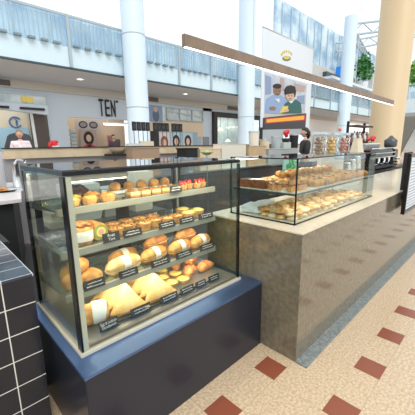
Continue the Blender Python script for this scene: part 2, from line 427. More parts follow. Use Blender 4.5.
# left shop pilaster and slanted dark doorway
t=thing('doorway','dark slanted doorway opening at the right end of the left shop','doorway',(4.7,16,0))
bb=nb(); prism(bb,[(4.45,0),(5.0,0),(4.85,3.1),(4.35,3.1)],'Y',15.95,16.0); part('opening',bb,mat('brown_dark',(.09,.07,.06),.5),t)
bb=nb(); prism(bb,[(4.32,0),(4.45,0),(4.35,3.1),(4.25,3.1)],'Y',15.93,16.0); part('jamb',bb,WHITE,t)
t=thing('flower_bouquet','red flowers on the counter of the left shop','flowers',(4.75,14.6,1.3))
bb=nb()
for k in range(7): blob(bb,(4.75+random.uniform(-.22,.22),14.6+random.uniform(-.1,.1),1.62+random.uniform(-.06,.08)),(.11,.1,.09),2,.2,3,k)
part('petals',bb,RED,t,smooth=True); bb=nb(); lathe(bb,[(0,1.3),(.14,1.3),(.18,1.55),(0,1.55)],4.75,14.6,14); part('vase',bb,WHITE,t)
solo('shop_counter',bx(2.2,14.3,0,5.2,14.9,1.3),mat('pink_counter',(.70,.58,.52),.5),'long pinkish counter standing before the left shop','counter',bevel=.02)

# inside the TEN shop: posters, mirror lights, counter
def flatshapes(shapes,y,th=.012):
    "print of flat coloured shapes facing -Y. shapes: (points, material index)"
    bb=nb(); 
    for i,(pts,mi) in enumerate(shapes): prism(bb,pts,'Y',y-th-.0025*i,y,mi)
    return bb
def ell(cx,cz,rx,rz,n=18,a0=0,a1=2*PI): return [(cx+rx*math.cos(a0+(a1-a0)*k/n),cz+rz*math.sin(a0+(a1-a0)*k/n)) for k in range(n if a1-a0>6.2 else n+1)]
def rec(x0,z0,x1,z1): return [(x0,z0),(x1,z0),(x1,z1),(x0,z1)]
t=thing('glasses_poster','dark poster of a big pair of spectacles in the shop under the TEN sign','poster',(7.3,17.5,2.6))
bb=flatshapes([(rec(6.9,2.45,8.35,3.0),0),(ell(7.3,2.7,.26,.2),1),(ell(7.9,2.7,.26,.2),1),(ell(7.3,2.7,.19,.13),2),(ell(7.9,2.7,.19,.13),2)],17.5)
pbox('backing_panel',(6.85,17.5,0,8.4,17.54,3.05),TANW,t); part('print',bb,[mat('poster_grey',(.45,.40,.36),.5),MBLACK,mat('lens_grey',(.22,.2,.2),.3)],t)
t=thing('portrait_poster','poster of a dark-haired woman in red and black in the shop under the TEN sign','poster',(7.4,17.3,1.3))
bb=flatshapes([(rec(7.0,1.2,7.95,2.4),0),(ell(7.47,1.95,.3,.38),1),(ell(7.47,1.95,.15,.2),2),(ell(7.47,1.35,.38,.28,12,0,PI),3),(rec(7.35,1.25,7.6,1.6),4)],17.3)
pbox('easel',(7.1,17.3,0,7.85,17.33,1.2),MBLACK,t); part('print',bb,[mat('poster_brown',(.40,.30,.26),.5),HAIR,SKIN,mat('print_red',(.55,.06,.07),.5),MBLACK],t)
t=thing('strip_light','long white light bar over the right half of the shop under the TEN sign','strip light',(9.0,17.4,2.72))
pbox('tube',(8.5,17.3,2.72,10.1,17.4,2.8),WLED,t); pbox('housing',(8.45,17.28,2.8,10.15,17.42,2.88),WHITE,t)
for x in (8.7,9.9): pbox('hanger',(x,17.34,2.88,x+.02,17.36,4.42),WHITE,t)
solo('display_counter',bx(6.0,16.3,0,9.5,16.8,1.32),mat('shop_white_counter',(.72,.70,.68),.4),'white service counter inside the shop under the TEN sign','counter',bevel=.02)
for i,(x,z0,z1,c) in enumerate(((6.15,1.3,2.6,(.62,.70,.72)),(6.5,1.3,2.4,(.50,.55,.55)),(9.1,1.32,1.9,(.2,.18,.18)),(8.6,1.32,2.1,(.5,.2,.18)))):
    t=thing('display_stand',['tall pale display stand at the left of the shop under the TEN sign','shorter grey display stand beside the tall pale one','low dark display stand at the right in the shop under the TEN sign','reddish display stand at the right in the shop under the TEN sign'][i],'display stand',(x,17,0))
    mm=mat('stand_%s'%'abcd'[i],c,.5); pbox('panel',(x-.14,16.95,z0,x+.14,17.05,z1),mm,t); pbox('plinth',(x-.16,16.85,0,x+.16,17.15,z0),WHITE,t)
    bb=nb()
    for k in range(5): box(bb,x-.12,16.9,z0+.08+k*(z1-z0-.1)/5,x+.12,16.95,z0+.1+k*(z1-z0-.1)/5)
    part('rack',bb,MBLACK,t)

# blue portrait sign & hair pictures
t=thing('wall_picture','blue picture of a figure on the wall right of the large column','picture',(11.1,15.95,3.1))
part('print',flatshapes([(rec(10.7,2.95,11.75,3.9),0),(ell(11.25,3.3,.25,.38),1),(ell(11.25,3.65,.13,.16),2)],15.98),[mat('pic_blue',(.22,.32,.48),.5),mat('pic_dark',(.10,.13,.2),.5),SKIN],t)
t=thing('hair_picture_panel','long dark panel carrying three portrait pictures behind the letter tiles','picture panel',(11,14,1.7))
PB=mat('portrait_bluegrey',(.35,.48,.56),.5)
pbox('low_wall',(9.6,14.0,0,12.9,14.06,1.25),SHOPW,t); pbox('backing',(9.6,14.0,1.25,12.9,14.06,2.24),mat('panel_blue',(.25,.34,.40),.4),t)
pbox('end_panel',(9.45,13.98,1.2,9.95,14.06,2.26),MBLACK,t)
for k,(x,zz) in enumerate(((10.35,1.65),(11.2,1.72),(12.1,1.72))):
    part('portrait',flatshapes([(rec(x-.38,1.27,x+.38,2.2),0),(ell(x,zz,.27,.36),1),(ell(x,zz-.02,.14,.2),2),(rec(x-.06,1.3,x+.06,1.5),2),(ell(x,1.28,.3,.16,10,0,PI),3)],14.0),[PB if k else mat('portrait_pink',(.6,.5,.5),.5),HAIR if k else mat('hair_brown',(.18,.09,.06),.5),SKIN,WHITE],t)
for k,x in enumerate((13.3,14.0)):
    t=thing('leaning_board',['grey picture board right of the portraits','small dark picture board before the white pier'][k],'board',(x,14.4,0))
    pbox('print',(x-.28,14.36,1.3,x+.28,14.4,2.0),mat('board_grey%s'%'ab'[k],((.30,.38,.42),(.2,.22,.25))[k],.5),t); pbox('stand',(x-.04,14.4,0,x+.04,14.44,1.9),MBLACK,t)
# clerestory frame on the cream wall
t=thing('shop_clerestory','glazed strip with dark bars above the cream wall','window strip',(13,15.9,3.1))
bb=nb(); box(bb,12.05,15.9,3.08,15.28,15.98,3.14); box(bb,12.05,15.9,3.8,15.28,15.98,3.86)
for x in (12.05,13.1,14.2,15.2): box(bb,x,15.9,3.1,x+.07,15.98,3.82)
prism(bb,[(12.1,3.6),(15.2,3.35),(15.2,3.43),(12.1,3.68)],'Y',15.93,15.98)
part('frame',bb,RAILM,t)
# black framed shopfront
t=thing('shopfront_frame','black framed glass shopfront between the white pier and the second column','shopfront',(16.2,15.9,0))
bb=nb(); box(bb,16.2,15.8,0,16.6,16,3.85); box(bb,22.0,15.8,0,22.3,16,3.85); box(bb,16.6,15.8,3.5,22.0,16,3.85); part('frame',bb,MBLACK,t)
pbox('glass',(16.6,15.9,0,22,15.92,3.5),GLASS,t)
bb=nb(); prism(bb,[(20.0,2.6),(20.1,2.6),(20.1,3.0),(20.25,2.75),(20.4,3.0),(20.4,2.6),(20.5,2.6),(20.5,3.25),(20.4,3.25),(20.25,2.95),(20.1,3.25),(20.0,3.25)],'Y',15.84,15.89); part('letter',bb,WHITE,t,label='white pointed letter on the glass')
for k,(x,z) in enumerate(((17.3,1.9),(18.4,2.6),(19.3,1.7))):
    t=thing('pendant_lamp','warm hanging lamp in the black framed shop, %s'%('left and low','middle and high','right and low')[k],'lamp',(x,17.2,z),group='lamps in the black framed shop')
    bb=nb(); lathe(bb,[(0,z+.25),(.08,z+.22),(.28,z),(.24,z),(0,z+.18)],x,17.2,16); part('lamp_shade',bb,mat('lamp_white',(.9,.85,.7),.5,emit=(1,.9,.7),estr=.9),t,smooth=True)
    bb=nb(); tube(bb,[(x,17.2,z+.24),(x,17.2,4.42)],.015,6); part('cord',bb,MBLACK,t)
solo('shop_counter',bx(16.9,16.6,0,21.5,17.2,1.5),mat('dark_teal_counter',(.16,.20,.20),.5),'long dark counter inside the black framed shop','counter',bevel=.02)
for k,x in enumerate((23.2,24.4)):
    t=thing('cafe_chair',('white chair outside the pier, left of the pair','white chair outside the pier, right of the pair')[k],'chair',(x,13.4,0),group='white chairs by the pier')
    bb=nb(); lathe(bb,[(0,.44),(.24,.44),(.25,.48),(0,.49)],x,13.4,16); part('seat',bb,WHITE,t)
    bb=nb(); prism(bb,[(x-.24,.5),(x+.24,.5),(x+.2,1.0),(x-.2,1.0)],'Y',13.6,13.64); part('backrest',bb,WHITE,t)
    for sx in (-1,1):
        for sy in (-1,1):
            bb=nb(); tube(bb,[(x+sx*.14,13.4+sy*.14,.44),(x+sx*.22,13.4+sy*.22,0)],.015,6); part('leg',bb,WHITE,t)

# upper right: blue sign, planters, trees
t=thing('blue_sign','small bright blue box sign on the upper floor at the right','sign',(37,15.2,8.5))
pbox('box',(35.3,14.9,8.75,38.6,15.4,9.75),mat('sign_blue',(.02,.20,.62),.4,emit=(.02,.25,.8),estr=.3),t)
bb=nb()
for k,(a,c,h) in enumerate(((37.0,37.15,.36),(37.25,37.5,.24),(37.6,37.85,.24),(37.95,38.2,.24),(38.3,38.5,.3))): box(bb,a-.6,14.86,9.0,c-.6,14.9,9.0+h*1.3)
part('lettering',bb,WHITE,t,label='small white lettering')
solo('dark_awning',bx(32.2,15.0,8.35,35.6,15.4,8.8),mat('awning_dark',(.06,.08,.10),.5),'dark low awning left of the blue sign on the upper floor','awning')
def foliage(c,s,n,seed,lw=.35):
    r=random.Random(seed); bb=nb()
    for k in range(n):
        a=r.uniform(0,2*PI); z=r.uniform(-1,1); q=r.random()**.4
        p=Vector((c[0]+s[0]*q*math.cos(a)*math.sqrt(1-z*z),c[1]+s[1]*q*math.sin(a)*math.sqrt(1-z*z),c[2]+s[2]*z*q))
        d=Vector((r.uniform(-1,1),r.uniform(-1,1),r.uniform(-.6,1))).normalized()*lw; u=d.cross(Vector((r.uniform(-1,1),r.uniform(-1,1),r.uniform(-1,1)))).normalized()*lw*.3
        v=[bb.verts.new(x) for x in (p,p+d*.5+u,p+d,p+d*.5-u)]; bb.faces.new(v)
    return bb
def tree(x,y,z0,h,s,label,seed,n=500,leaf=GREEN):
    t=thing('indoor_tree',label,'tree',(x,y,z0),group='indoor trees')
    bb=nb(); lathe(bb,[(0,z0),(.5,z0),(.6,z0+.8),(.52,z0+.8),(.5,z0+.7),(0,z0+.7)],x,y,16); part('planter',bb,WHITE,t)
    bb=nb(); tube(bb,[(x,y,z0+.7),(x+.1,y,z0+h*.5),(x,y,z0+h*.8)],[.09,.07,.04],8); part('trunk',bb,mat('bark',(.16,.11,.07),.8),t)
    part('foliage',foliage((x,y,z0+h*.72),s,n,seed,.45),leaf,t)
tree(41.0,14.4,7.95,3.4,(1.4,.9,1.6),'dark green indoor tree in a white planter above the long pendant beam',3)
solo('planter_box',bx(43.2,14.0,7.95,46.6,14.8,9.9),WHITE,'long white planter box right of the dark green tree','planter',bevel=.03)
b=nb(); box(b,30.5,13.6,7.7,60,16,7.95); struct('trim_8',b,WHITE)
GREEN2=mat('bright_leaves',(.22,.46,.10),.5,var=.4,scale=4)
# far upper deck behind the tan column
b=nb(); box(b,33,-14,4.1,37,8.3,5.3); struct('trim_9',b,mat('far_deck',(.74,.83,.88),.5))
t=thing('far_balustrade','pale glass balustrade of the far upper deck right of the tan column','balustrade',(33,-6,5.3))
for k in range(19): pbox('post',(32.95,-14+k*1.2,5.3,33.0,-13.95+k*1.2,6.5),RAILM,t)
pbox('glass_panel',(33.02,-14,5.32,33.04,8.3,6.45),BGLASS,t); pbox('handrail',(32.93,-14,6.5,33.03,8.3,6.56),RAILM,t)
for k,(y,lb) in enumerate(((7.3,'bright green indoor tree on the far deck, close beside the tan column'),(4.9,'bright green indoor tree on the far deck at the right edge of the photo'))):
    tree(35,y,5.3,3.4-.3*k,(1.15,1.0,1.35),lb,10+k,600,GREEN2)
# escalator rising toward the viewer at far right
t=thing('escalator','escalator with blue glass sides rising at the far right behind the tan column','escalator',(30,4,0))
A=at(400,156,X=31); Bp=at(415,128,X=27); Bp=A+(Bp-A)*1.35; A.z=max(A.z,0.0)
for nm,off,hh,m_ in (('truss',0,.3,mat('escalator_truss',(.80,.85,.88),.4)),('glass_side',.3,.75,mat('escalator_glass',(.08,.20,.38),.1,coat=.3)),('handrail',1.05,.10,WHITE)):
    for s in (0,1.4):
        bb=nb(); d=Vector((0.0,s,0)); e=Vector((.25,.05,0))
        vs_=[bb.verts.new(p) for p in (A+d+Vector((0,0,off)),Bp+d+Vector((0,0,off)),Bp+d+Vector((0,0,off+hh)),A+d+Vector((0,0,off+hh)))]
        vs2=[bb.verts.new(v.co+e*(.3 if nm!='truss' else .6)) for v in vs_]
        bb.faces.new(vs_); bb.faces.new(vs2[::-1])
        for i in range(4): bb.faces.new((vs_[i],vs_[(i+1)%4],vs2[(i+1)%4],vs2[i]))
        bmesh.ops.recalc_face_normals(bb,faces=bb.faces[:]); part(nm,bb,m_,t)
bb=nb()
for k in range(40):
    p=A.lerp(Bp,k/40)+Vector((0,0,.3)); box(bb,p.x-.2,p.y,p.z-.25,p.x+.2,p.y+1.4,p.z)
part('step',bb,mat('escalator_step',(.35,.38,.4),.5),t,stuff=False)

# hanging advertising cloth -----------------------------------------------------------
t=thing('hanging_banner','tall white hanging cloth printed with a man and a boy above a yellow caption strip','banner',(10.8,6.5,2.05))
BX0,BX1=9.05,12.62
pbox('cloth',(BX0,6.5,2.08,BX1,6.53,5.3),mat('banner_cloth',(.74,.80,.86),.7),t)
bb=nb(); tube(bb,[(BX0,6.515,5.32),(BX1,6.515,5.32)],.03); tube(bb,[(BX0+.3,6.515,5.32),(BX0+.3,6.515,13)],.008,5); tube(bb,[(BX1-.3,6.515,5.32),(BX1-.3,6.515,13)],.008,5); part('hanging_rod',bb,STEEL,t)
def B2(px,py): p=at(px,py,Y=6.5); return (p.x,p.z)
PM=[mat('print_pale_room',(.42,.50,.62),.6,col2=(.60,.62,.66),scale=2),mat('print_shirt_blue',(.28,.40,.62),.6),mat('print_skin_dark',(.30,.16,.11),.6),HAIR,
    mat('print_skin_light',(.66,.42,.30),.6),mat('print_green_jumper',(.03,.13,.12),.6),mat('print_amber',(.90,.45,.05),.6),mat('print_redstrip',(.45,.03,.05),.6),mat('print_charcoal',(.05,.055,.065),.6),WHITE,mat('print_table',(.62,.58,.52),.6),mat('print_yellow_food',(.75,.60,.15),.6),mat('print_room_blue',(.26,.34,.50),.6),mat('print_room_tan',(.46,.36,.34),.6),mat('print_shade',(.10,.07,.06),.6)]
L_=lambda *pp:[B2(*p) for p in pp]
def bell(cx,cy,rx,ry,n=16): return [B2(cx+rx*math.cos(2*PI*k/n),cy+ry*math.sin(2*PI*k/n)) for k in range(n)]
shapes=[(L_((264,117),(304.5,114.5),(307,84),(264.5,72)),0),
 (L_((264,117),(304,115),(304,110),(264,111)),10),
 (L_((265,95),(271,94),(271,77),(265,75)),12),(L_((294,91),(304,92),(305.5,86),(294,83)),13),(L_((296,104),(304,104),(304.6,95),(297,96)),12),(L_((280,90),(284,90),(284,79),(280,78)),13),
 (L_((264.5,113),(266,99),(272,95),(279,94.5),(285,98),(288,104),(286,111),(276,114)),1),
 (bell(276.8,90.5,3.9,5.4),2),(bell(276.8,86.3,4.2,2.6),3),
 (bell(272,108.5,3.4,2.0),2),(bell(275.5,91,.7,.5),14),(bell(278.6,91,.7,.5),14),(bell(277,94.2,1.6,.5),14),(L_((274,99),(279,99),(278,103)),9),
 (L_((282,113.5),(284,104),(288,101),(295,99.5),(300,103),(301,113)),5),
 (bell(289,95.5,4.4,5.0),4),(bell(287.6,96,.7,.5),14),(bell(290.6,96,.7,.5),14),(bell(289,98.8,1.2,.4),14),(L_((284.5,94.8),(284,90),(286,86.5),(290,85.3),(294,87),(295,92),(294,97),(292.5,93.3)),3),
 (L_((287,101),(290,103.6),(293.5,99.8),(290,101)),9),
 (L_((279,113),(282,106.5),(287,106),(286,112)),11),(bell(285,110.5,2.6,1.6),4),
 (L_((262.5,129.8),(304.0,128.6),(305,113.3),(263,117.8)),8),
 (L_((263.5,124),(304.6,120.6),(305,114.6),(263.6,118.6)),7),
 (L_((265,122.8),(302.5,119.7),(302.8,115.8),(265,119.4)),6)]
part('picture',flatshapes(shapes,6.5,.006),PM,t)
bb=nb()
for (y0,xa,xb) in ((125,271,297),(127.6,267,301)):
    x=xa; rr=random.Random(int(y0))
    while x<xb:
        w_=rr.uniform(.8,2.2); p=B2(x,y0+.3); q=B2(x+w_,y0-.7); box(bb,p[0],6.445,p[1],q[0],6.452,q[1]); x+=w_+.5
part('caption_text',bb,WHITE,t,label='two lines of tiny white caption')
emb=[(bell(286.5,58.5,4.2,2.6),1),(bell(286.5,57.8,3.2,1.7),0)]
for k in range(7):
    a=PI*(.1+.8*k/6); emb.append(([B2(286.5+5.2*math.cos(a)+dx,55.8-5.0*math.sin(a)*.9+dy) for dx,dy in ((-.8,0),(0,-1.6),(.8,0),(0,1.2))],0))
part('emblem',flatshapes(emb,6.5,.006),[mat('emblem_gold',(.70,.55,.10),.5),mat('emblem_olive',(.14,.16,.06),.5)],t)

#================================================================ PENDANT BEAM
BW=mat('beam_taupe_wood',(.235,.165,.115),.5,var=.12,scale=8)
t=thing('pendant_light','long straight brown pendant beam with a white light strip underneath','pendant light',(4,1.8,2.2))
pbox('housing',(1.55,1.8,2.205,6.85,1.835,2.29),BW,t,bevel=.003)
pbox('diffuser',(1.56,1.803,2.199,6.83,1.822,2.205),WLED,t)
bb=nb()
for x in (2.4,4.9): tube(bb,[(x,1.83,2.28),(x,1.82,9)],.004,5)
part('suspension_wire',bb,STEEL,t)

#================================================================ STONE COUNTER
TOPS=mat('skylit_stone_top',(.80,.69,.53),.2,var=.06,scale=30,coat=.3)  # taupe stone again, with the light from above put into a paler colour
t=thing('stone_counter','long taupe stone counter with a top coloured as if skylit carrying the right glass case','counter',(1.707,.885,0))
b=nb(); box(b,1.707,.885,0,9.6,1.75,.925); part('body',b,STONE,t,bevel=.003)
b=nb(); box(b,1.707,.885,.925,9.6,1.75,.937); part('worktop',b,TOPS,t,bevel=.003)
# framed menu board hung on the counter
t=thing('menu_board','black framed white menu board hanging at the far end of the stone counter','menu board',(4.2,.8,.7))
b=nb(); box(b,3.86,.79,.70,4.9,.83,.745); box(b,3.86,.79,1.335,4.9,.83,1.375); box(b,3.86,.79,.745,3.90,.83,1.335); box(b,4.86,.79,.745,4.9,.83,1.335); part('frame',b,BLACK,t,bevel=.004)
pbox('panel',(3.90,.80,.745,4.86,.82,1.335),mat('menu_white',(.72,.78,.85),.4),t)
b=nb(); rr=random.Random(5)
for k in range(16):
    z=1.28-k*.034; x=3.97
    while x<4.75:
        w_=rr.uniform(.02,.07); box(b,x,.7985,z,x+w_,.80,z+.009); x+=w_+.02
part('printed_lines',b,mat('menu_ink',(.25,.28,.35),.6),t)
pbox('bracket',(4.3,.83,.80,4.5,.885,.9),MBLACK,t)
solo('upright_panel',bx(4.14,.90,.937,4.44,.925,1.38),MBLACK,'upright black panel standing behind the menu board','panel',bevel=.01)

#================================================================ NAVY PLINTH & TILED COUNTER
t=thing('navy_plinth','low dark navy plinth cabinet under the left glass case','cabinet',(.38,1.18,0))
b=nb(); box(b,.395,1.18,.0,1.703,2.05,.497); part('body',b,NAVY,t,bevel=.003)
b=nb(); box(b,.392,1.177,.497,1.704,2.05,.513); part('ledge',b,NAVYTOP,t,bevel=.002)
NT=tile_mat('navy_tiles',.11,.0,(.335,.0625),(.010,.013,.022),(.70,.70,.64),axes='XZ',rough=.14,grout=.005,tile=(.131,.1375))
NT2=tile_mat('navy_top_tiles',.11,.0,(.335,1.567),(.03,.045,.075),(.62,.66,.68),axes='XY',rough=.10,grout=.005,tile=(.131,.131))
t=thing('tiled_counter','dark navy tiled block with white grout at the lower left','counter',(-.6,1.567,0))
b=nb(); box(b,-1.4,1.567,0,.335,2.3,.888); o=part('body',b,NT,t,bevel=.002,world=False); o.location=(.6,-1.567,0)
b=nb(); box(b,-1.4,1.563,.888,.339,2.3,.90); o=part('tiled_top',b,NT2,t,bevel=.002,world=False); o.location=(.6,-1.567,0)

#================================================================ LEFT GLASS CASE
X0,X1,Y0,Y1,Z0,Z1=.444,1.612,1.323,2.0,.515,1.40
t=case=thing('glass_display_case','tall black framed glass cake case with three shelves on the navy plinth','display case',(X0,Y0,Z0))
b=nb(); box(b,X0-.01,Y0-.012,.513,X1+.01,Y1+.01,.532); part('base_frame',b,CREAM,t,bevel=.002)
b=nb(); box(b,X0+.03,Y0+.012,.532,X1-.02,Y0+.03,.548)
for k in range(70): box(b,X0+.04+k*.0158,Y0+.008,.536,X0+.048+k*.0158,Y0+.012,.544)
part('vent_grille',b,mat('vent_bronze',(.22,.17,.12),.4),t)
for nm,(a,c,d,e) in (('post',(X0,Y0,X0+.010,Y0+.048)),('post',(X1-.012,Y0,X1,Y0+.02)),('post',(X0,Y1-.03,X0+.03,Y1)),('post',(X1-.03,Y1-.03,X1,Y1))):
    pbox(nm,(a,c,.532,d,e,1.372),BLACK,t)
pbox('corner_trim',(X0+.010,Y0+.004,.532,X0+.036,Y0+.02,1.372),CREAM,t,label='cream upright strip behind the front glass')
b=nb(); box(b,X0,Y0,1.376,X1,Y0+.03,1.395); box(b,X0,Y1-.04,1.376,X1,Y1,1.395); box(b,X0,Y0+.03,1.376,X0+.02,Y1-.04,1.395); box(b,X1-.02,Y0+.03,1.376,X1,Y1-.04,1.395); part('top_rail',b,BLACK,t)
pbox('top_glass',(X0,Y0,1.395,X1,Y1,1.402),TOPG,t)
pbox('front_glass',(X0+.012,Y0+.0005,.532,X1-.012,Y0+.0035,1.372),GLASS,t)
pbox('end_glass',(X0+.002,Y0+.048,.532,X0+.007,Y1-.03,1.372),EGLASS,t)
pbox('end_glass',(X1-.008,Y0+.02,.532,X1-.003,Y1-.03,1.372),EGLASS,t)
MIR=mat('rear_panel_mirror',(.30,.29,.25),.12,.9)
# rear sliding doors: glass above, with black stiles
for a,c in ((X0+.03,1.06),(1.06,X1-.03)):
    b=nb(); box(b,a,Y1-.018,.532,c,Y1-.012,1.372); d_=part('rear_door',b,EGLASS,t)
    b=nb(); box(b,a,Y1-.024,.532,a+.05,Y1-.006,1.372); box(b,c-.05,Y1-.024,.532,c,Y1-.006,1.372); part('stile',b,BLACK,d_)
def area_light(name,loc,sx,sy,power,tilt=0.0,col=(1,.84,.60)):
    l=bpy.data.lights.new(name,'AREA'); l.shape='RECTANGLE'; l.size=sx; l.size_y=sy; l.energy=power; l.color=col
    o=bpy.data.objects.new(name,l); COL.objects.link(o); o.location=loc; o.rotation_euler=(tilt,0,0)
area_light('case_lamp',(1.03,Y0+.09,1.335),1.05,.03,3.6,.5)
pbox('light_housing',(X0+.045,Y0+.05,1.345,X0+.34,Y0+.10,1.372),CREAM,t,bevel=.006)
pbox('light_tube',(X0+.05,Y0+.07,1.338,X0+.335,Y0+.085,1.345),WARM,t)
SH=((1.20,'shelf'),(.982,'shelf'),(.748,'shelf'))
for i,(z,nm) in enumerate(SH):
    b=nb(); box(b,.456,1.515,z-.012,1.545,1.95,z-.002); s_=part('shelf',b,SHELFG,t)
    b=nb(); box(b,.456,1.497,z-.034,1.545,1.515,z+.004); part('edge_strip',b,EDGE,s_,bevel=.003)
    area_light('shelf_lamp',(1.0,1.53,z-.03),1.04,.012,1.6 if i<2 else 2.2,.35)
    for x in (.462,1.533):
        b=nb(); prism(b,[(1.53,z-.014),(1.97,z-.014),(1.97,z-.06),(1.9,z-.05)],'X',x,x+.006); part('bracket',b,STEEL,s_)
for x in (.458,1.55): pbox('slotted_upright',(x,1.955,.55,x+.02,1.975,1.35),STEEL,t)
pbox('deck',(X0+.02,Y0+.035,.532,X1-.02,Y1-.03,.545),mat('deck_steel',(.34,.34,.32),.3,.7),t)
pbox('rear_skirt',(X0+.03,1.93,.545,X1-.03,1.95,.70),MIR,t)

#---------------------------------------------------------------- price tags
TAG=[0]
def tag_(px0,px1,py,Y,zb,label,lines=None,h=.05,tilt=.18,w_=None):
    a=at(px0,py,Y=Y); c=at(px1,py,Y=Y); w_=w_ or abs(c.x-a.x); x=(a.x+c.x)/2
    t=thing('price_tag',label,'price tag',(x,Y,zb),group=None)
    def tl(bb):
        for v in bb.verts: v.co=Vector((v.co.x,v.co.y*math.cos(tilt)+v.co.z*math.sin(tilt),-v.co.y*math.sin(tilt)+v.co.z*math.cos(tilt)))
        return bb
    b=nb(); box(b,-w_/2,-.002,.0,w_/2,.002,h); part('card',tl(b),TAGB,t,world=False)
    b=nb(); box(b,-w_*.3,.002,0,w_*.3,.03,.004); part('foot',b,TAGB,t,world=False)
    rr=random.Random(TAG[0]); TAG[0]+=1
    if lines:
        for i,l in enumerate(lines):
            bb=text_bm(l,h*.42,.0003); xs=[v.co.x for v in bb.verts]; k=min(1,w_*.86/(max(xs)-min(xs)))
            for v in bb.verts: v.co=Vector((v.co.x*k,v.co.y-.0026,v.co.z*1.0+h*(.70-.4*i if len(lines)>1 else .5)))
            part('writing',tl(bb),CHALK,t,world=False)
    else:
        bb=nb()
        for i in range(2):
            x=-w_*.38+rr.uniform(0,.1)*w_; z=h*(.64-.34*i)
            while x<w_*.34:
                s=rr.uniform(.003,.008); zz=z+rr.uniform(-.0015,.0015)
                box(bb,x,-.003,zz,x+s,-.002,zz+rr.uniform(.0022,.006)); x+=s+.002
        part('writing',tl(bb),CHALK,t,world=False)
tag_(170,182,184,1.485,1.205,'blank-looking black tag on the top shelf before the strawberry tarts',h=.045)
tag_(103,120,236,1.485,.987,'black chalk tag reading fruit tart on the middle shelf',['Fruit','Tart'],h=.052)
tag_(123,142,230,1.485,.987,'black tag on the middle shelf, second from the left',h=.045)
tag_(159,175,222,1.485,.987,'black tag on the middle shelf, third from the left',h=.042)
tag_(180,194,218,1.485,.987,'black tag on the middle shelf, fourth from the left',h=.042)
tag_(199,213,212,1.485,.987,'black tag on the middle shelf, at its right end',h=.042)
tag_(83,105,280,1.485,.753,'black tag on the lower shelf, at its left end before the round buns',h=.05)
tag_(119,138,268,1.485,.753,'black tag on the lower shelf before the long baguette',h=.045)
tag_(151,170,258,1.485,.753,'black tag on the lower shelf, third from the left',h=.045)
tag_(176,192,248,1.485,.753,'black tag on the lower shelf, fourth from the left',h=.042)
tag_(200,214,240,1.485,.753,'black tag on the lower shelf, at its right end',h=.042)
tag_(100,119,330,1.385,.552,'black chalk tag on the case floor reading egg and lettuce sandwich',['Egg & Lettuce','Sandwich'],h=.052)
tag_(131,151,312,1.385,.552,'black tag on the case floor before the first folded flatbreads',h=.05)
tag_(161,178,300,1.385,.552,'black tag on the case floor before the lemon tarts, left of three close together',h=.045)
tag_(181,194,292,1.385,.552,'black tag on the case floor, middle of three close together',h=.045)
tag_(196,206,284,1.385,.552,'black tag on the case floor, right of three close together',h=.042)
tag_(209,219,276,1.385,.552,'black tag on the case floor, at the right end before the croissants',h=.042)
b=nb(); tube(b,[(.62,1.40,.556),(1.47,1.40,.556)],.005,8); solo('tag_rail',b,BLACK,'thin black rail holding the tags along the front of the case floor','rail')

#---------------------------------------------------------------- food
CRUST=mat('pastry_crust',(.56,.27,.08),.6,var=.3,scale=30,bump=.3,sub=.05)
CRUST_L=mat('pale_crust',(.70,.38,.13),.6,var=.2,scale=30,bump=.3)
YEL=mat('custard_yellow',(.86,.60,.12),.3,coat=.3,var=.1,scale=20)
LEM=mat('lemon_filling',(.90,.68,.16),.25,coat=.4,var=.1,scale=25)
BREAD=mat('golden_bread',(.50,.20,.045),.5,col2=(.84,.46,.13),scale=18,bump=.2)
BREAD_D=mat('brown_bread',(.36,.12,.03),.5,col2=(.66,.30,.08),scale=18,bump=.3)
FLAT=mat('flatbread',(.66,.36,.10),.6,col2=(.86,.60,.27),scale=9,bump=.2)
HAM=mat('pink_ham',(.70,.36,.28),.5)
LETT=mat('lettuce',(.25,.38,.10),.6)
CHEESE=mat('cheese',(.90,.66,.20),.45)
CHOC=mat('chocolate',(.07,.03,.018),.35,var=.3,scale=20,bump=.3)
STRAW=mat('strawberry',(.72,.04,.03),.3,coat=.4)
PEACH=mat('orange_fruit',(.85,.36,.08),.35,coat=.3)
SALM=mat('baked_orange_glaze',(.55,.15,.04),.35,col2=(.82,.38,.13),scale=25,bump=.4)
CAKE=mat('loaf_cake_brown',(.26,.085,.03),.6,var=.3,scale=25,bump=.3)
CAKE_IN=mat('cake_crumb_orange',(.70,.34,.12),.7,var=.2,scale=60,bump=.3)
COOK=mat('cookie',(.42,.20,.06),.7,col2=(.74,.46,.18),scale=30,bump=.4)
def p_(name,bb,m_,t,smooth=True,bevel=0): return part(name,bb,m_,t,smooth=smooth,bevel=bevel,world=False)
def make_tart(r,h,fill,crust=CRUST_L,top=None):
    t=thing('fruit_tart','tart','tart')
    b=nb(); lathe(b,[(0,0),(r*.78,0),(r,h),(r*.9,h),(r*.86,h*.8),(0,h*.8)],seg=36,rip=.035,nr=12); p_('crust',b,crust,t,False)
    b=nb(); lathe(b,[(r*.88,h*.78),(r*.88,h*1.0),(r*.55,h*1.2),(0,h*1.28)],seg=24); p_('filling',b,fill,t)
    if top=='straw':
        for k in range(5):
            a=k*2*PI/5; rr=r*.48; b=nb(); lathe(b,[(0,h*.9),(.35*r,h*.95),(.33*r,h*1.3),(.15*r,h*1.9),(0,h*2.05)],rr*math.cos(a),rr*math.sin(a),10); p_('strawberry',b,STRAW,t)
    if top=='slice':
        for k in range(5):
            a=k*2*PI/5; b=nb(); blob(b,(r*.45*math.cos(a),r*.45*math.sin(a),h*1.1),(r*.36,r*.2,h*.25),2,.1,2,k); p_('fruit_slice',b,PEACH,t)
    if top=='swirl':
        b=nb(); lathe(b,[(r*.3,h),(r*.34,h*1.15),(0,h*1.45)],seg=14,rip=.08,nr=6); p_('cream_swirl',b,LEM,t)
    return t
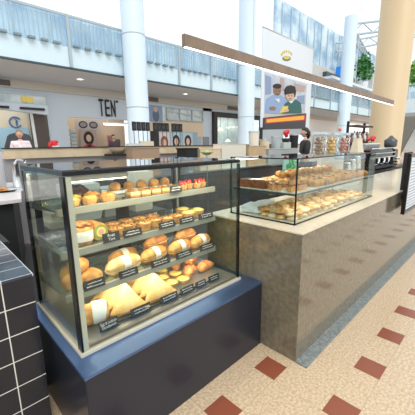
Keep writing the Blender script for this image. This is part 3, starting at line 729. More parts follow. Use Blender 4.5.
def make_bun(sx,sy,sz,m_=BREAD,seed=0,band=False,slots=0):
    t=thing('bread_bun','bun','bread')
    b=nb(); blob(b,(0,0,sz*.62),(sx,sy,sz),3,.06,1.6,seed,flat=.62); p_('crust',b,m_,t)
    return t
def make_quiche(r,h,seed=0):
    t=thing('quiche','quiche','quiche')
    b=nb(); lathe(b,[(0,0),(r*.85,0),(r,h*.9),(r*1.03,h),(r*.93,h),(r*.9,h*.85),(0,h*.85)],seg=30,rip=.03,nr=10); p_('crust',b,CRUST,t,False)
    b=nb(); blob(b,(0,0,h*.86),(r*.9,r*.9,h*.22),3,.25,4,seed); p_('filling',b,mat('quiche_filling',(.80,.52,.16),.5,col2=(.62,.26,.08),scale=35,bump=.5),t)
    b=nb(); rr=random.Random(seed)
    for k in range(6): a=rr.uniform(0,6.3); q=rr.uniform(.1,.7)*r; blob(b,(q*math.cos(a),q*math.sin(a),h*1.06),(.008,.007,.006),1,.2,3,k)
    p_('herb_topping',b,mat('browned_topping',(.42,.14,.05),.6),t)
    return t
def loaf_half(b,L,w,h,z,top,seed=0,mi=0):
    "half of a long roll, rounded top or bottom"
    n=14; rings=[]
    for i in range(n+1):
        u=-1+2*i/n; k=math.sqrt(max(.02,1-abs(u)**3.2)); ring=[]
        for j in range(9):
            a=PI*j/8; zz=math.sin(a)*h*k*(1+.08*noise.noise(Vector((u*3,a,seed)))); ring.append(b.verts.new((u*L,-math.cos(a)*w*k,z+(zz if top else -zz))))
        rings.append(ring)
    for r0,r1 in zip(rings,rings[1:]):
        for j in range(8): b.faces.new((r0[j],r0[j+1],r1[j+1],r1[j]))
        b.faces.new((r0[8],r0[0],r1[0],r1[8]))
    b.faces.new(rings[0]); b.faces.new(rings[-1][::-1]); bmesh.ops.recalc_face_normals(b,faces=b.faces[:])
def make_baguette(L,w,h,band=True,m_=BREAD,fill=HAM):
    t=thing('filled_roll','filled roll','sandwich')
    b=nb(); loaf_half(b,L,w,h*.45,h*.4,False); p_('bottom_half',b,m_,t)
    b=nb(); loaf_half(b,L,w,h*.62,h*.52,True,3); p_('top_half',b,m_,t)
    b=nb(); blob(b,(0,-.004,h*.47),(L*.9,w*1.0,h*.13),3,.2,5,2); p_('ham_filling',b,fill,t)
    b=nb(); blob(b,(0,-.004,h*.52),(L*.85,w*1.03,h*.06),3,.3,8,5); p_('cheese_filling',b,CHEESE,t)
    if band:
        b=nb(); n=16; r0=[];r1=[]
        for k in range(n): a=2*PI*k/n; r0.append(b.verts.new((-L*.2,math.cos(a)*w*1.07,h*.5+math.sin(a)*h*.66))); r1.append(b.verts.new((L*.2,math.cos(a)*w*1.07,h*.5+math.sin(a)*h*.66)))
        for k in range(n): b.faces.new((r0[k],r0[(k+1)%n],r1[(k+1)%n],r1[k]))
        p_('paper_band',b,PAPER,t)
    return t
def make_croissant(R,r,m_=BREAD):
    t=thing('croissant','croissant','croissant')
    b=nb(); pts=[];rad=[]
    n=26
    for i in range(n+1):
        u=i/n; a=PI*(.12+.76*u); pts.append((R*math.cos(a),R*math.sin(a)*.8-R*.45,r*.8)); s=math.sin(PI*u); rad.append(r*(.25+.75*s)*(1+.12*math.cos(u*2*PI*6)))
    tube(b,pts,rad,12); p_('body',b,m_,t)
    b=nb(); tube(b,[(R*math.cos(PI*(.4+.2*k/6))*1.0,R*math.sin(PI*(.4+.2*k/6))*.8-R*.45,r*1.72) for k in range(7)],r*.12,6); p_('seam',b,BREAD_D,t)
    return t
def make_wedge(L,w,h,n=4,seed=0):
    "folded flatbread wedge: stacked thin triangles with filling"
    t=thing('folded_flatbread','flatbread','sandwich')
    for k in range(2):
        b=nb(); z=k*h*.55
        tri=[(-w*.5,0),(w*.5,.0),(.03*w,L)]
        cur=[]
        for i in range(3):
            p=Vector(tri[i]); q=Vector(tri[(i+1)%3])
            for j in range(6): cur.append(tuple(p.lerp(q,j/6)))
        prism(b,cur,'Z',z,z+h*.38); bmesh.ops.triangulate(b,faces=b.faces[:]); 
        bmesh.ops.subdivide_edges(b,edges=b.edges[:],cuts=1)
        for v in b.verts: v.co.z+=.006*noise.noise(v.co*25+Vector((seed,k*3,0)))+.012*(1-abs(v.co.x)/w)
        p_('flatbread_layer',b,FLAT,t,True)
    b=nb(); prism(b,[(-w*.47,.004),(w*.47,.004),(.03*w,L*.94)],'Z',h*.38,h*.55)
    for v in b.verts: v.co.z+=.010*(1-abs(v.co.x)/w)
    p_('ham_filling',b,HAM,t,False)
    return t
# ---- top shelf (z 1.20)
GR='yellow tartlets at the left of the top shelf'
pt=make_tart(.042,.035,YEL,CRUST_L)
for k,(x,y,lb) in enumerate(((.56,1.575,'yellow custard tart at the front left corner of the top shelf'),(.65,1.565,'yellow custard tart, second along the front of the top shelf'),(.60,1.66,'yellow custard tart behind the front pair on the top shelf'))): put(pt,(x,y,1.20),.3*k,lb,GR)
pt=make_tart(.045,.035,PEACH,CRUST_L,'slice')
put(pt,(.755,1.575,1.20),0,'orange fruit slice tart beside the yellow tarts on the top shelf'); put(pt,(.71,1.67,1.20),.5,'second orange fruit tart, behind the first on the top shelf')
t=thing('chocolate_cake','dark chocolate mound cake behind the yellow tarts','cake',(.66,1.76,1.2))
b=nb(); blob(b,(0,0,.035),(.065,.055,.045),3,.2,3,2,flat=.7); p_('sponge',b,CHOC,t)
b=nb(); blob(b,(0,0,.07),(.04,.035,.016),3,.3,5,3); p_('icing',b,mat('choc_icing',(.03,.012,.008),.2),t)
t=thing('serving_tray','long white tray of tarts along the back of the top shelf','tray',(1.1,1.8,1.2))
b=nb(); box(b,-.25,-.05,0,.25,.05,.012); p_('base',b,WHITE,t,False,.003); b=nb(); box(b,-.25,-.05,.012,.25,-.044,.02); box(b,-.25,.044,.012,.25,.05,.02); p_('rim',b,WHITE,t,False)
def make_slice():
    t=thing('custard_slice','slice','slice')
    b=nb(); box(b,-.03,-.05,0,.03,.05,.012); p_('pastry_base',b,CRUST,t,False,.003)
    b=nb(); box(b,-.029,-.049,.012,.029,.049,.03); p_('custard',b,mat('pale_custard',(.80,.62,.32),.5),t,False,.003)
    b=nb(); blob(b,(0,0,.032),(.028,.046,.008),3,.15,4,1); p_('topping',b,BREAD,t)
    return t
sl=make_slice()
for k in range(5): put(sl,(.93+k*.075,1.60-.0*k,1.20),-.15,'custard topped slice on the top shelf, %s of five in a row'%('first from the left','second','third','fourth','last')[k],'custard slices on the top shelf')
pst=make_tart(.033,.03,LEM,CRUST_L,'straw')
for k in range(4): put(pst,(1.31+k*.068,1.585+(k%2)*.02,1.20),.4*k,'strawberry topped tartlet, %s of four at the right of the top shelf'%('leftmost','second','third','rightmost')[k],'strawberry tartlets on the top shelf')
pm=make_bun(.04,.035,.035,BREAD,9)
for k in range(5): put(pm,(.92+k*.1,1.8,1.213),k,'small golden bun on the long white tray, %s along'%('first','second','third','fourth','fifth')[k],'buns on the white tray')
# ---- middle shelf (z .982)
t=thing('wrapped_wrap','round rolled salad wrap standing on end at the left of the middle shelf','sandwich wrap',(.60,1.60,.983),.2)
b=nb(); lathe(b,[(0,0),(.055,0),(.062,.03),(.062,.085),(.05,.1),(0,.102)],seg=24); 
for v in b.verts: v.co.x*=1.0
p_('bread_roll',b,BREAD,t); b=nb(); lathe(b,[(.063,.02),(.065,.045),(.065,.06),(.063,.075)],seg=24); p_('paper_band',b,PAPER,t)
b=nb(); blob(b,(0,0,.105),(.048,.048,.018),3,.35,5,4); p_('salad_filling',b,SALM,t)
t=thing('wrapped_wrap','spiral rolled salad wrap lying with its cut end forward on the middle shelf','sandwich wrap',(.695,1.565,.983+.05),.1)
b=nb(); bmesh.ops.create_cone(b,segments=28,radius1=.05,radius2=.05,depth=.12,cap_ends=True,matrix=Matrix.Rotation(PI/2,4,'X')@Matrix.Scale(1,4)); bmesh.ops.translate(b,verts=b.verts,vec=(0,.06,0)); p_('bread_roll',b,BREAD,t,False,.006)
for rr_,m_ in ((.040,LETT),(.028,CHEESE),(.016,HAM)):
    b=nb(); bmesh.ops.create_cone(b,segments=24,radius1=rr_,radius2=rr_,depth=.004,cap_ends=True,matrix=Matrix.Translation((0,-.001-.0015*(4-rr_*80),0))@Matrix.Rotation(PI/2,4,'X')); p_('salad_filling',b,m_,t,False)
q=make_quiche(.047,.045,1)
QP=[(.80,1.60),(.89,1.61),(.985,1.585),(1.075,1.60),(1.16,1.585),(1.25,1.59),(.84,1.71),(.94,1.72),(1.03,1.71),(1.13,1.70)]
QL=['leftmost of the front row','second in the front row','third in the front row','fourth in the front row','fifth in the front row','last in the front row','leftmost of the back row','second in the back row','third in the back row','last in the back row']
for (x,y),l in zip(QP,QL): put(q,(x,y,.983),x*40,'golden round quiche on the middle shelf, '+l,'quiches on the middle shelf')
y_=make_tart(.052,.05,LEM,CRUST_L)
for (x,y,l) in ((1.35,1.58,'front left'),(1.455,1.60,'front right'),(1.40,1.70,'at the back')): put(y_,(x,y,.983),x*9,'yellow topped pie at the right end of the middle shelf, '+l,'yellow pies on the middle shelf')
# ---- lower shelf (z .748)
bn=make_bun(.06,.055,.05,BREAD,1)
for (x,y,z,l) in ((.53,1.60,.749,'front left of the pile'),(.63,1.585,.749,'front right of the pile'),(.56,1.72,.749,'at the back of the pile'),(.58,1.64,.815,'on top of the pile')): put(bn,(x,y,z),x*30,'round golden bun on the lower shelf, '+l,'round buns on the lower shelf')
bgt=make_baguette(.125,.046,.085,True,mat('pale_baguette',(.70,.40,.13),.55,col2=(.88,.66,.34),scale=20,bump=.2))
put(bgt,(.83,1.585,.749),.10,'long pale filled baguette at the front of the lower shelf')
bg2=make_baguette(.11,.045,.08,True,BREAD)
BL=[(.90,1.72,.12,'behind the long pale baguette'),(1.06,1.60,.15,'right of the long pale baguette, front row'),(1.16,1.72,.2,'middle of the back row'),(1.27,1.59,.15,'right part of the front row'),(1.40,1.70,.1,'right end of the back row'),(1.46,1.58,.2,'right end of the front row')]
for x,y,a,l in BL: put(bg2,(x,y,.749),a,'golden paper-banded roll on the lower shelf, '+l,'banded rolls on the lower shelf')
bg3=make_baguette(.10,.042,.07,False,BREAD_D)
for x,y,z,a,l in ((1.12,1.66,.815,.15,'resting on the rolls in the middle'),(1.36,1.63,.815,.1,'resting on the rolls at the right')): put(bg3,(x,y,z),a,'darker filled roll on the lower shelf, '+l)
# ---- case floor (z .545)
t=thing('wrapped_wrap','big egg and lettuce roll in white paper at the left front of the case floor','sandwich wrap',(.585,1.50,.545+.062),-.35)
b=nb(); tube(b,[(-.075,0,0),(-.07,0,0),(.06,0,0),(.08,0,0)],[.045,.058,.056,.04],20); p_('bread_roll',b,BREAD,t)
b=nb(); tube(b,[(-.005,0,.002),(.02,0,.003),(.05,0,.002),(.06,0,0)],[.060,.0625,.061,.059],20,cap=False); p_('paper_wrap',b,PAPER,t)
b=nb()
for k in range(8): a=k*2*PI/8; blob(b,(-.078,.026*math.cos(a),.026*math.sin(a)),(.012,.017,.015),2,.3,4,k)
blob(b,(-.08,0,0),(.012,.02,.02),2,.3,4,9); p_('salad_filling',b,mat('mixed_salad',(.62,.30,.18),.6,col2=(.35,.42,.12),scale=60),t)
wd=make_wedge(.175,.235,.035,seed=1)
names=('frontmost','second from the front','third from the front','rearmost')
for g,(gx,side) in enumerate(((.765,'left'),(.985,'right'))):
    for k in range(4):
        rz=-.30-.10*k+.15*g
        o_=put(wd,(gx-.012*k+.02*(k%2),1.435+.068*k,.548),rz,'large folded triangular flatbread, %s in the %s heap'%(names[k],side),'folded flatbreads on the case floor')
        o_.rotation_euler=(.62+.07*k,0,rz)
lt=make_tart(.046,.026,LEM,CRUST_L,None)
for x,y,l in ((1.165,1.56,'frontmost'),(1.26,1.545,'second at the front'),(1.17,1.67,'middle left'),(1.275,1.655,'middle right'),(1.24,1.77,'at the back')): put(lt,(x,y,.545),x*20,'round lemon tart on the case floor, '+l,'lemon tarts on the case floor')
cr=make_croissant(.078,.040,SALM)
for x,y,z,a,l in ((1.375,1.58,.545,.5,'front left'),(1.51,1.56,.545,.15,'front right'),(1.38,1.74,.545,.7,'middle left'),(1.50,1.71,.545,.3,'middle right'),(1.44,1.64,.61,.5,'on top of the heap'),(1.47,1.84,.545,.3,'at the back')): put(cr,(x,y,z),a,'glazed orange-brown croissant in the right corner of the case floor, '+l,'glazed croissants on the case floor')

#================================================================ RIGHT GLASS CASE
RX0,RX1,RY0,RY1,RZ0,RZ1=1.85,3.47,1.02,1.62,.937,1.40
t=thing('glass_display_case','long low frameless glass case on the stone counter with two levels of pastries','display case',(RX0,RY0,RZ0))
for (x,y) in ((RX0,RY0),(RX0,RY1-.012)): pbox('corner_seal',(x,y,RZ0,x+.009,y+.009,RZ1),BLACK,t)
b=nb(); box(b,RX0,RY0,RZ0,RX1,RY0+.008,RZ0+.009); box(b,RX0,RY0+.008,RZ0,RX0+.008,RY1,RZ0+.009); box(b,RX1-.008,RY0+.008,RZ0,RX1,RY1,RZ0+.009); part('bottom_seal',b,BLACK,t)
b=nb(); box(b,RX0,RY0,RZ1-.006,RX1,RY0+.009,RZ1+.002); box(b,RX0,RY0+.009,RZ1-.006,RX0+.009,RY1,RZ1+.002); part('top_seal',b,BLACK,t)
pbox('front_glass',(RX0+.01,RY0+.002,RZ0+.01,RX1,RY0+.006,RZ1-.006),GLASS,t)
pbox('end_glass',(RX0+.002,RY0+.01,RZ0+.01,RX0+.006,RY1-.012,RZ1-.006),GLASS,t)
pbox('end_glass',(RX1-.006,RY0+.01,RZ0+.01,RX1-.002,RY1-.012,RZ1-.006),EGLASS,t)
pbox('top_glass',(RX0+.01,RY0+.01,RZ1-.005,RX1,RY1,RZ1),glass('case_top_glass',tint=(.80,.88,.86),refl=1.2,base=.08),t)
b=nb(); box(b,RX0+.01,RY0+.012,1.146,RX1-.02,RY1-.03,1.154); s_=part('shelf',b,SHELFG,t)
b=nb(); box(b,RX0+.009,RY0+.009,1.143,RX1-.02,RY0+.012,1.156); box(b,RX0+.006,RY0+.012,1.143,RX0+.010,RY1-.03,1.156); part('edge_strip',b,mat('shelf_dark_edge',(.05,.08,.08),.3),s_)
b=nb()
for x in (2.5,3.1): tube(b,[(x,1.30,.94),(x,1.30,1.146)],.008,8)
part('shelf_support',b,STEEL,t)
area_light('counter_case_lamp',(2.66,RY1-.06,RZ1-.03),1.5,.03,4.5,-.45)
area_light('counter_case_lamp',(2.66,RY0+.03,1.14),1.5,.015,2.6,.5)
pbox('light_tube',(RX0+.03,RY1-.05,RZ1-.025,RX1-.03,RY1-.03,RZ1-.008),WARM,t)
solo('baking_tray',bx(1.875,1.05,.938,3.42,1.57,.946),mat('tray_cream',(.74,.70,.60),.5),'wide pale tray lining the bottom of the long glass case','tray')
solo('baking_tray',bx(1.88,1.05,1.1545,3.42,1.56,1.160),MATS['tray_cream'],'wide pale tray lining the upper shelf of the long glass case','tray')
t=thing('loaf_cake','dark brown glazed loaf cake at the left of the upper level','cake',(1.935,1.44,1.16),.0)
b=nb(); box(b,-.04,-.115,0,.04,.115,.062); p_('sponge',b,CAKE,t,False,.012)
b=nb(); blob(b,(0,0,.06),(.036,.108,.014),3,.12,4,1); p_('glaze',b,mat('dark_glaze',(.14,.035,.015),.2,coat=.5),t)
def make_cakeslice():
    t=thing('cake_slice','slice','cake')
    b=nb(); box(b,-.05,-.013,0,.05,.013,.04); p_('crumb',b,CAKE_IN,t,False,.004)
    b=nb(); box(b,-.051,-.0135,.037,.051,.0135,.044); p_('dark_crust',b,CAKE,t,False,.003); return t
cs=make_cakeslice()
k=0
for x,y,z,a,l in ((1.92,1.27,1.161,.9,'beside the loaf'),(1.95,1.22,1.161,.5,'second from the loaf'),(2.0,1.15,1.161,.15,'in the middle, flat'),(1.94,1.10,1.161,.1,'at the very front'),(2.05,1.09,1.161,.0,'front, second one'),(2.0,1.12,1.205,.1,'lying on the front ones'),(2.1,1.2,1.161,.3,'behind the front ones'),(2.02,1.29,1.161,.6,'behind the middle ones')):
    put(cs,(x,y,z),a,s=1.1,label='orange-brown cake slice on the upper level of the long case, '+l,group='cake slices')
# many small pastries
def make_muffin(seed):
    t=thing('danish_pastry','pastry','pastry')
    b=nb(); lathe(b,[(0,0),(.034,0),(.046,.028),(.044,.034),(0,.034)],seg=18,rip=.04,nr=9); p_('base',b,CRUST,t,False)
    b=nb(); blob(b,(0,0,.036),(.044,.044,.022),3,.18,3,seed); p_('top',b,BREAD,t)
    b=nb(); blob(b,(0,0,.057),(.017,.015,.007),2,.2,3,seed); p_('filling',b,(CHOC,STRAW,LEM)[seed%3],t); return t
prot=[make_muffin(k) for k in range(3)]
r=random.Random(4)
for i in range(15):
    for j in range(5):
        x=2.10+i*.088+r.uniform(-.012,.012); y=1.10+j*.094+r.uniform(-.01,.01)
        if x<2.22 and y<1.28: continue
        put(prot[(i*2+j)%3],(x,y,1.161),r.uniform(0,6),('golden pastry with a dark centre','golden pastry with a red centre','golden pastry with a yellow centre')[(i*2+j)%3]+' in rows on the upper level of the glass case',('dark centred','red centred','yellow centred')[(i*2+j)%3]+' pastries on the upper level')
for i in range(11):
    x=2.25+i*.09; put(prot[i%3],(x,1.38+r.uniform(-.02,.02),1.215),r.uniform(0,6),('golden pastry with a dark centre','golden pastry with a red centre','golden pastry with a yellow centre')[i%3]+' heaped atop the rows on the upper level',('dark centred','red centred','yellow centred')[i%3]+' heaped pastries on the upper level')
def make_cookie(seed):
    t=thing('cookie','cookie','cookie')
    b=nb(); blob(b,(0,0,.013),(.040,.038,.018),3,.14,3,seed,flat=.7); p_('biscuit',b,COOK if seed%2 else mat('cookie_pale',(.62,.42,.20),.7,col2=(.86,.70,.46),scale=22,bump=.4),t)
    b=nb(); rr=random.Random(seed)
    for k in range(6): a=rr.uniform(0,6.3); q=rr.uniform(.0,.028); blob(b,(q*math.cos(a),q*math.sin(a),.028-.008*(q/.028)**2),(.009,.008,.005),1,.2,3,k)
    p_('chips',b,CHOC if seed%2 else CRUST,t); return t
ck=[make_cookie(k) for k in range(2)]
for i in range(18):
    for j in range(6):
        x=1.92+i*.082+r.uniform(-.012,.012); y=1.085+j*.078+r.uniform(-.01,.01)
        if x<2.30 and y>1.36-.3*max(0,2.02-x): continue
        lay=0 if (i+j)%3 else 1
        c=put(ck[(i+j)%2],(x,y,.947+.0*lay),r.uniform(0,6),('pale crumbly biscuit without chips','chocolate chip biscuit')[(i+j)%2]+' on the bottom tray of the long case',('plain','chocolate chip')[(i+j)%2]+' biscuits on the bottom tray')
for i in range(16):
    for j in range(4):
        x=1.95+i*.085+r.uniform(-.02,.02); y=1.10+j*.085+r.uniform(-.015,.015)
        c=put(ck[(i+j)%2],(x,y,.977),r.uniform(0,6),s=r.uniform(1.0,1.4),label=('pale crumbly biscuit without chips','chocolate chip biscuit')[(i+j)%2]+' piled on others in the long case',group=('plain','chocolate chip')[(i+j)%2]+' biscuits piled on top')
t=thing('paper_bag_pile','crumpled white paper pile at the left back of the bottom tray','paper',(1.97,1.50,.946))
PW=mat('white_greaseproof',(.84,.88,.92),.5)
b=nb(); blob(b,(.02,-.03,.03),(.10,.12,.04),3,.2,2,5,flat=.6); p_('paper_sheet',b,PW,t,True)
b=nb(); blob(b,(.20,.02,.03),(.16,.06,.035),3,.2,3,8,flat=.6); p_('folded_bag',b,PW,t,True)
# card tag in rows
for x,l in ((2.42,'left one of two on the upper level'),(2.95,'right one of two on the upper level')):
    t=thing('price_tag','small grey tag among the pastries, '+l,'price tag',(x,1.06,1.16)); b=nb(); box(b,-.03,-.002,0,.03,.002,.045); p_('card',b,mat('grey_card',(.30,.28,.25),.5),t,False)
    b=nb(); box(b,-.02,.002,0,.02,.012,.004); p_('foot',b,TAGB,t,False)
# green leaf picture seen through the case
t=thing('plant_picture','bright picture of green leaves standing behind the long glass case','picture',(5.8,3.6,0))
a=at(284,158,Y=3.6); c=at(297,174,Y=3.6)
pbox('print_panel',(a.x,3.6,.80,c.x,3.63,a.z),mat('mint_print',(.45,.72,.60),.5),t)
sh=[]; rr=random.Random(2)
for k in range(16):
    x=rr.uniform(a.x+.08,c.x-.08); z=rr.uniform(.9,a.z-.12); an=rr.uniform(0,6.3); l=rr.uniform(.1,.2)
    x=min(max(x,a.x+.12),c.x-.12)
    sh.append(([(x,z),(x+l*.5*math.cos(an-.35),z+l*.5*math.sin(an-.35)),(x+l*math.cos(an),z+l*math.sin(an)),(x+l*.5*math.cos(an+.35),z+l*.5*math.sin(an+.35))],k%2))
b=nb()
for i,(pts,mi) in enumerate(sh): prism(b,pts,'Y',3.592-.0012*i,3.6,mi)
part('leaf_print',b,[mat('leaf_print_green',(.10,.42,.12),.5),mat('leaf_print_light',(.30,.62,.28),.5)],t)
pbox('stand',((a.x+c.x)/2-.1,3.63,0.006,(a.x+c.x)/2+.1,3.7,.9),MBLACK,t)

# ---- things on top of the long case
def jar(x,y,m_,label,seed):
    t=thing('cookie_jar',label,'jar',(x,y,1.402),group='clear jars on the glass case')
    b=nb(); box(b,-.052,-.045,0,.052,.045,.165); bmesh.ops.bevel(b,geom=b.edges[:],offset=.012,segments=3,affect='EDGES'); p_('glass_body',b,glass('jar_glass',tint=(.92,.94,.94),base=.06),t)
    b=nb(); box(b,-.048,-.04,.165,.048,.04,.185); p_('lid',b,STEEL,t,False,.006)
    rr=random.Random(seed)
    for k in range(15):
        b=nb(); blob(b,(-.024+.024*(k%3)+rr.uniform(-.004,.004),-.012+.024*(k%2),.022+(k//3)*.027),(.021,.019,.014),2,.2,3,k); part('cookie_piece',b,m_,t,smooth=True,world=False)
    return t
jar(2.36,1.12,mat('jar_choc_cookie',(.22,.10,.06),.6,col2=(.60,.45,.32),scale=60),'clear jar of dark and white biscuits, leftmost of three on the case',1)
jar(2.58,1.12,mat('jar_gold_cookie',(.72,.46,.14),.6,var=.3,scale=40),'clear jar of golden biscuits, middle of three on the case',2)
jar(2.84,1.12,mat('jar_pink_cookie',(.50,.10,.08),.6,col2=(.75,.5,.4),scale=60),'clear jar of reddish biscuits, rightmost of three on the case',3)
t=thing('bottle','clear tall bottle with an orange cap behind the reddish jar','bottle',(3.18,1.30,1.402))
b=nb(); lathe(b,[(0,0),(.036,0),(.038,.01),(.038,.15),(.014,.19),(.013,.22),(0,.22)],seg=20); p_('glass_body',b,glass('bottle_glass',tint=(.82,.88,.88),base=.1),t)
b=nb(); lathe(b,[(0,.22),(.016,.22),(.016,.245),(0,.245)],seg=14); p_('cap',b,mat('orange_cap',(.8,.2,.06),.4),t)
t=thing('paper_bag','plain cream paper bag standing at the right end of the glass case top','paper bag',(3.30,1.16,1.402))
b=nb(); vs_=box(b,-.085,-.04,0,.085,.04,.13)
for v in b.verts:
    if v.co.z>.1: v.co.x*=.8; v.co.y*=.5
p_('bag',b,mat('cream_bag',(.72,.62,.46),.7),t,False,.004); b=nb(); box(b,-.068,-.022,.128,.068,.022,.142); p_('folded_top',b,MATS['cream_bag'],t,False,.003)

#================================================================ COFFEE STATION
b=nb(); box(b,5.6,1.95,.006,9.5,2.55,.93)
solo('rear_counter',b,mat('rear_counter_dark',(.035,.033,.032),.3),'dark cabinet carrying the coffee machine behind the stone counter','counter',bevel=.004)
t=thing('espresso_machine','wide black espresso machine with chrome rails and cups stacked on top','coffee machine',(7.5,2.2,.93))
pbox('body',(6.75,2.1,1.16,8.35,2.5,1.34),BLACK,t,bevel=.02); pbox('drip_tray',(6.75,1.98,.96,8.35,2.5,1.0),MBLACK,t,bevel=.006)
pbox('back_panel',(6.8,2.40,1.0,8.3,2.5,1.16),MBLACK,t)
for x in (6.78,8.22): pbox('foot',(x,2.05,.93,x+.09,2.40,1.16),BLACK,t)
for z in (1.18,1.27,1.375):
    b=nb(); tube(b,[(6.72,2.06,z),(8.38,2.06,z)],.012,8); part('chrome_rail',b,CHROME,t)
for x in (7.0,7.4,7.8,8.15):
    b=nb(); lathe(b,[(0,1.05),(.035,1.05),(.035,1.16),(0,1.16)],x,2.13,14); h_=part('group_head',b,CHROME,t)
    b=nb(); tube(b,[(x,2.1,1.065),(x,1.93,1.05)],.014,8); part('handle',b,MBLACK,h_)
    b=nb(); lathe(b,[(0,1.0),(.05,1.0),(.055,1.06),(0,1.06)],x+.16,2.12,14); part('steam_pitcher',b,CHROME,t,smooth=True)
def make_cup():
    t=thing('coffee_cup','white cup','cup'); b=nb(); lathe(b,[(0,0),(.03,0),(.045,.12),(.048,.12),(.048,.128),(0,.128)],seg=16); p_('cup_wall',b,WHITE,t,True); b=nb(); lathe(b,[(.0,.129),(.046,.129),(.045,.14),(0,.142)],seg=16); p_('lid',b,WHITE,t,True); return t
cp=make_cup()
for k in range(9): put(cp,(6.82+k*.105,2.25,1.342),0,'white takeaway cup in the row on the coffee machine','cups on the coffee machine')
t=thing('coffee_grinder','dark grinder with a bean hopper at the right end beside the coffee machine','coffee grinder',(8.6,2.2,.93))
pbox('body',(8.5,2.1,.93,8.8,2.4,1.34),BLACK,t,bevel=.02)
b=nb(); lathe(b,[(.07,1.34),(.14,1.40),(.15,1.55),(.08,1.60),(.03,1.66),(0,1.67)],8.65,2.25,20); part('hopper',b,mat('hopper_dark',(.08,.085,.09),.15),t,smooth=True)
b=nb(); tube(b,[(8.65,2.12,1.12),(8.65,2.0,1.1)],.02,8); part('spout',b,CHROME,t)
t=thing('chrome_milk_jugs','shiny steel jugs set left of the coffee machine','jugs',(6.2,2.2,.93))
for k in range(3):
    b=nb(); lathe(b,[(0,.93),(.07,.93),(.075,1.0),(.055,1.12+.05*k),(.06,1.14+.05*k),(0,1.14+.05*k)],5.85+k*.25,2.2,18); part('jug',b,CHROME,t,smooth=True)
a=at(371,143,Y=2.85); fx=a.x
t=thing('flower_vase','red flowers in a vase by the coffee machine','flowers',(fx,2.85,0))
pbox('pedestal',(fx-.13,2.72,.006,fx+.13,2.98,1.30),MBLACK,t)
b=nb(); lathe(b,[(0,1.3),(.05,1.3),(.07,1.4),(.04,1.5),(0,1.5)],fx,2.85,16); part('vase',b,STEEL,t,smooth=True)
b=nb()
for k in range(6): blob(b,(fx+random.uniform(-.1,.1),2.85+random.uniform(-.07,.07),1.60+random.uniform(-.06,.1)),(.05,.05,.045),2,.25,4,k)
part('petals',b,RED,t,smooth=True)
for k in range(3):
    b=nb(); tube(b,[(fx,2.85,1.49),(fx-.05+.04*k,2.82+.02*k,1.58)],.005,5); part('stem',b,GREEN,t)
# black tall shelf unit behind (brown-dark with signs)
t=thing('bottle_rack','dark open shelf unit with brown items behind the paper bag','shelf unit',(9.0,3.4,0))
for x in (9.0,10.3): pbox('upright',(x,3.44,0.006,x+.05,3.5,2.1),MBLACK,t)
for z in (.9,1.45,1.95): pbox('shelf',(9.05,3.2,z,10.3,3.5,z+.04),MBLACK,t)
pbox('back_panel',(9.05,3.48,.02,10.3,3.5,1.45),mat('rack_brown',(.16,.07,.04),.5),t)
for k in range(6):
    t=thing('syrup_bottle',('grey','brown')[k%2]+' bottle on the dark shelf unit','bottle',(9.18+k*.2,3.33,1.491),group=('grey','brown')[k%2]+' bottles on the shelf unit')
    b=nb(); lathe(b,[(0,0),(.06,0),(.06,.19),(.02,.26),(.02,.30),(0,.30)],seg=12); p_('bottle_wall',b,mat('syrup_brown',(.25,.10,.05),.3) if k%2 else STEEL,t)
    b=nb(); lathe(b,[(0,.30),(.025,.30),(.025,.33),(0,.33)],seg=10); p_('cap',b,MBLACK,t)
#================================================================ BACK SIDE OF THE KIOSK
WB=mat('pale_oak_band',(.62,.49,.32),.55,var=.08,scale=6)
t=thing('kiosk_back_counter','long back counter with a pale oak band and thin black cap','counter',(.95,5.2,0))
pbox('wood_band',(.98,5.2,1.33,9.5,5.26,1.475),WB,t); pbox('cap',(.96,5.18,1.475,9.52,5.28,1.492),MBLACK,t)
pbox('body',(.98,5.26,0,9.5,5.5,1.33),mat('back_counter_grey',(.32,.31,.32),.5),t)
t=thing('prep_bench','long dark prep bench with a steel top inside the kiosk','bench',(2.3,4.55,.006))
pbox('cabinet',(2.3,4.55,.006,9.5,5.17,.93),DKGREY,t)
pbox('worktop',(2.3,4.5,.93,9.5,5.17,.96),STEEL,t)
# letter tiles on rods
LT=mat('tile_letter_grey',(.10,.10,.095),.6)
x0=3.11; step=.1066; glyph='.... ....  ...'
n=0; order=[0,1,2,3,5,6,7,8,10,11,12] 
names=['first','second','third','fourth','fifth','sixth','seventh','eighth','ninth','tenth','last']
st=(4.37-3.11)/12.4
for n,kx in enumerate([0,1,2,3,4.7,5.7,6.7,7.7,9.3,10.3,11.3]):
    x=3.11+kx*st
    t=thing('letter_tile','black letter tile on a thin rod on the back counter, %s from the left'%names[n],'sign tile',(x+.04,5.22,1.49),group='letter tiles on rods')
    pbox('tile',(x,5.2,1.78,x+st*.9,5.22,1.95),MBLACK,t,bevel=.004)
    b=nb(); tube(b,[(x+.045,5.23,1.49),(x+.045,5.23,1.80)],.006,6); part('rod',b,STEEL if False else MBLACK,t)
    b=nb(); rr=random.Random(n+3)
    box(b,x+.03,5.196,1.82,x+.04,5.2,1.90)
    for z in rr.sample((1.82,1.855,1.89),2): box(b,x+.04,5.196,z,x+.065,5.2,z+.008)
    if rr.random()<.5: box(b,x+.06,5.196,1.82,x+.068,5.2,1.90)
    part('letter',b,LT,t)
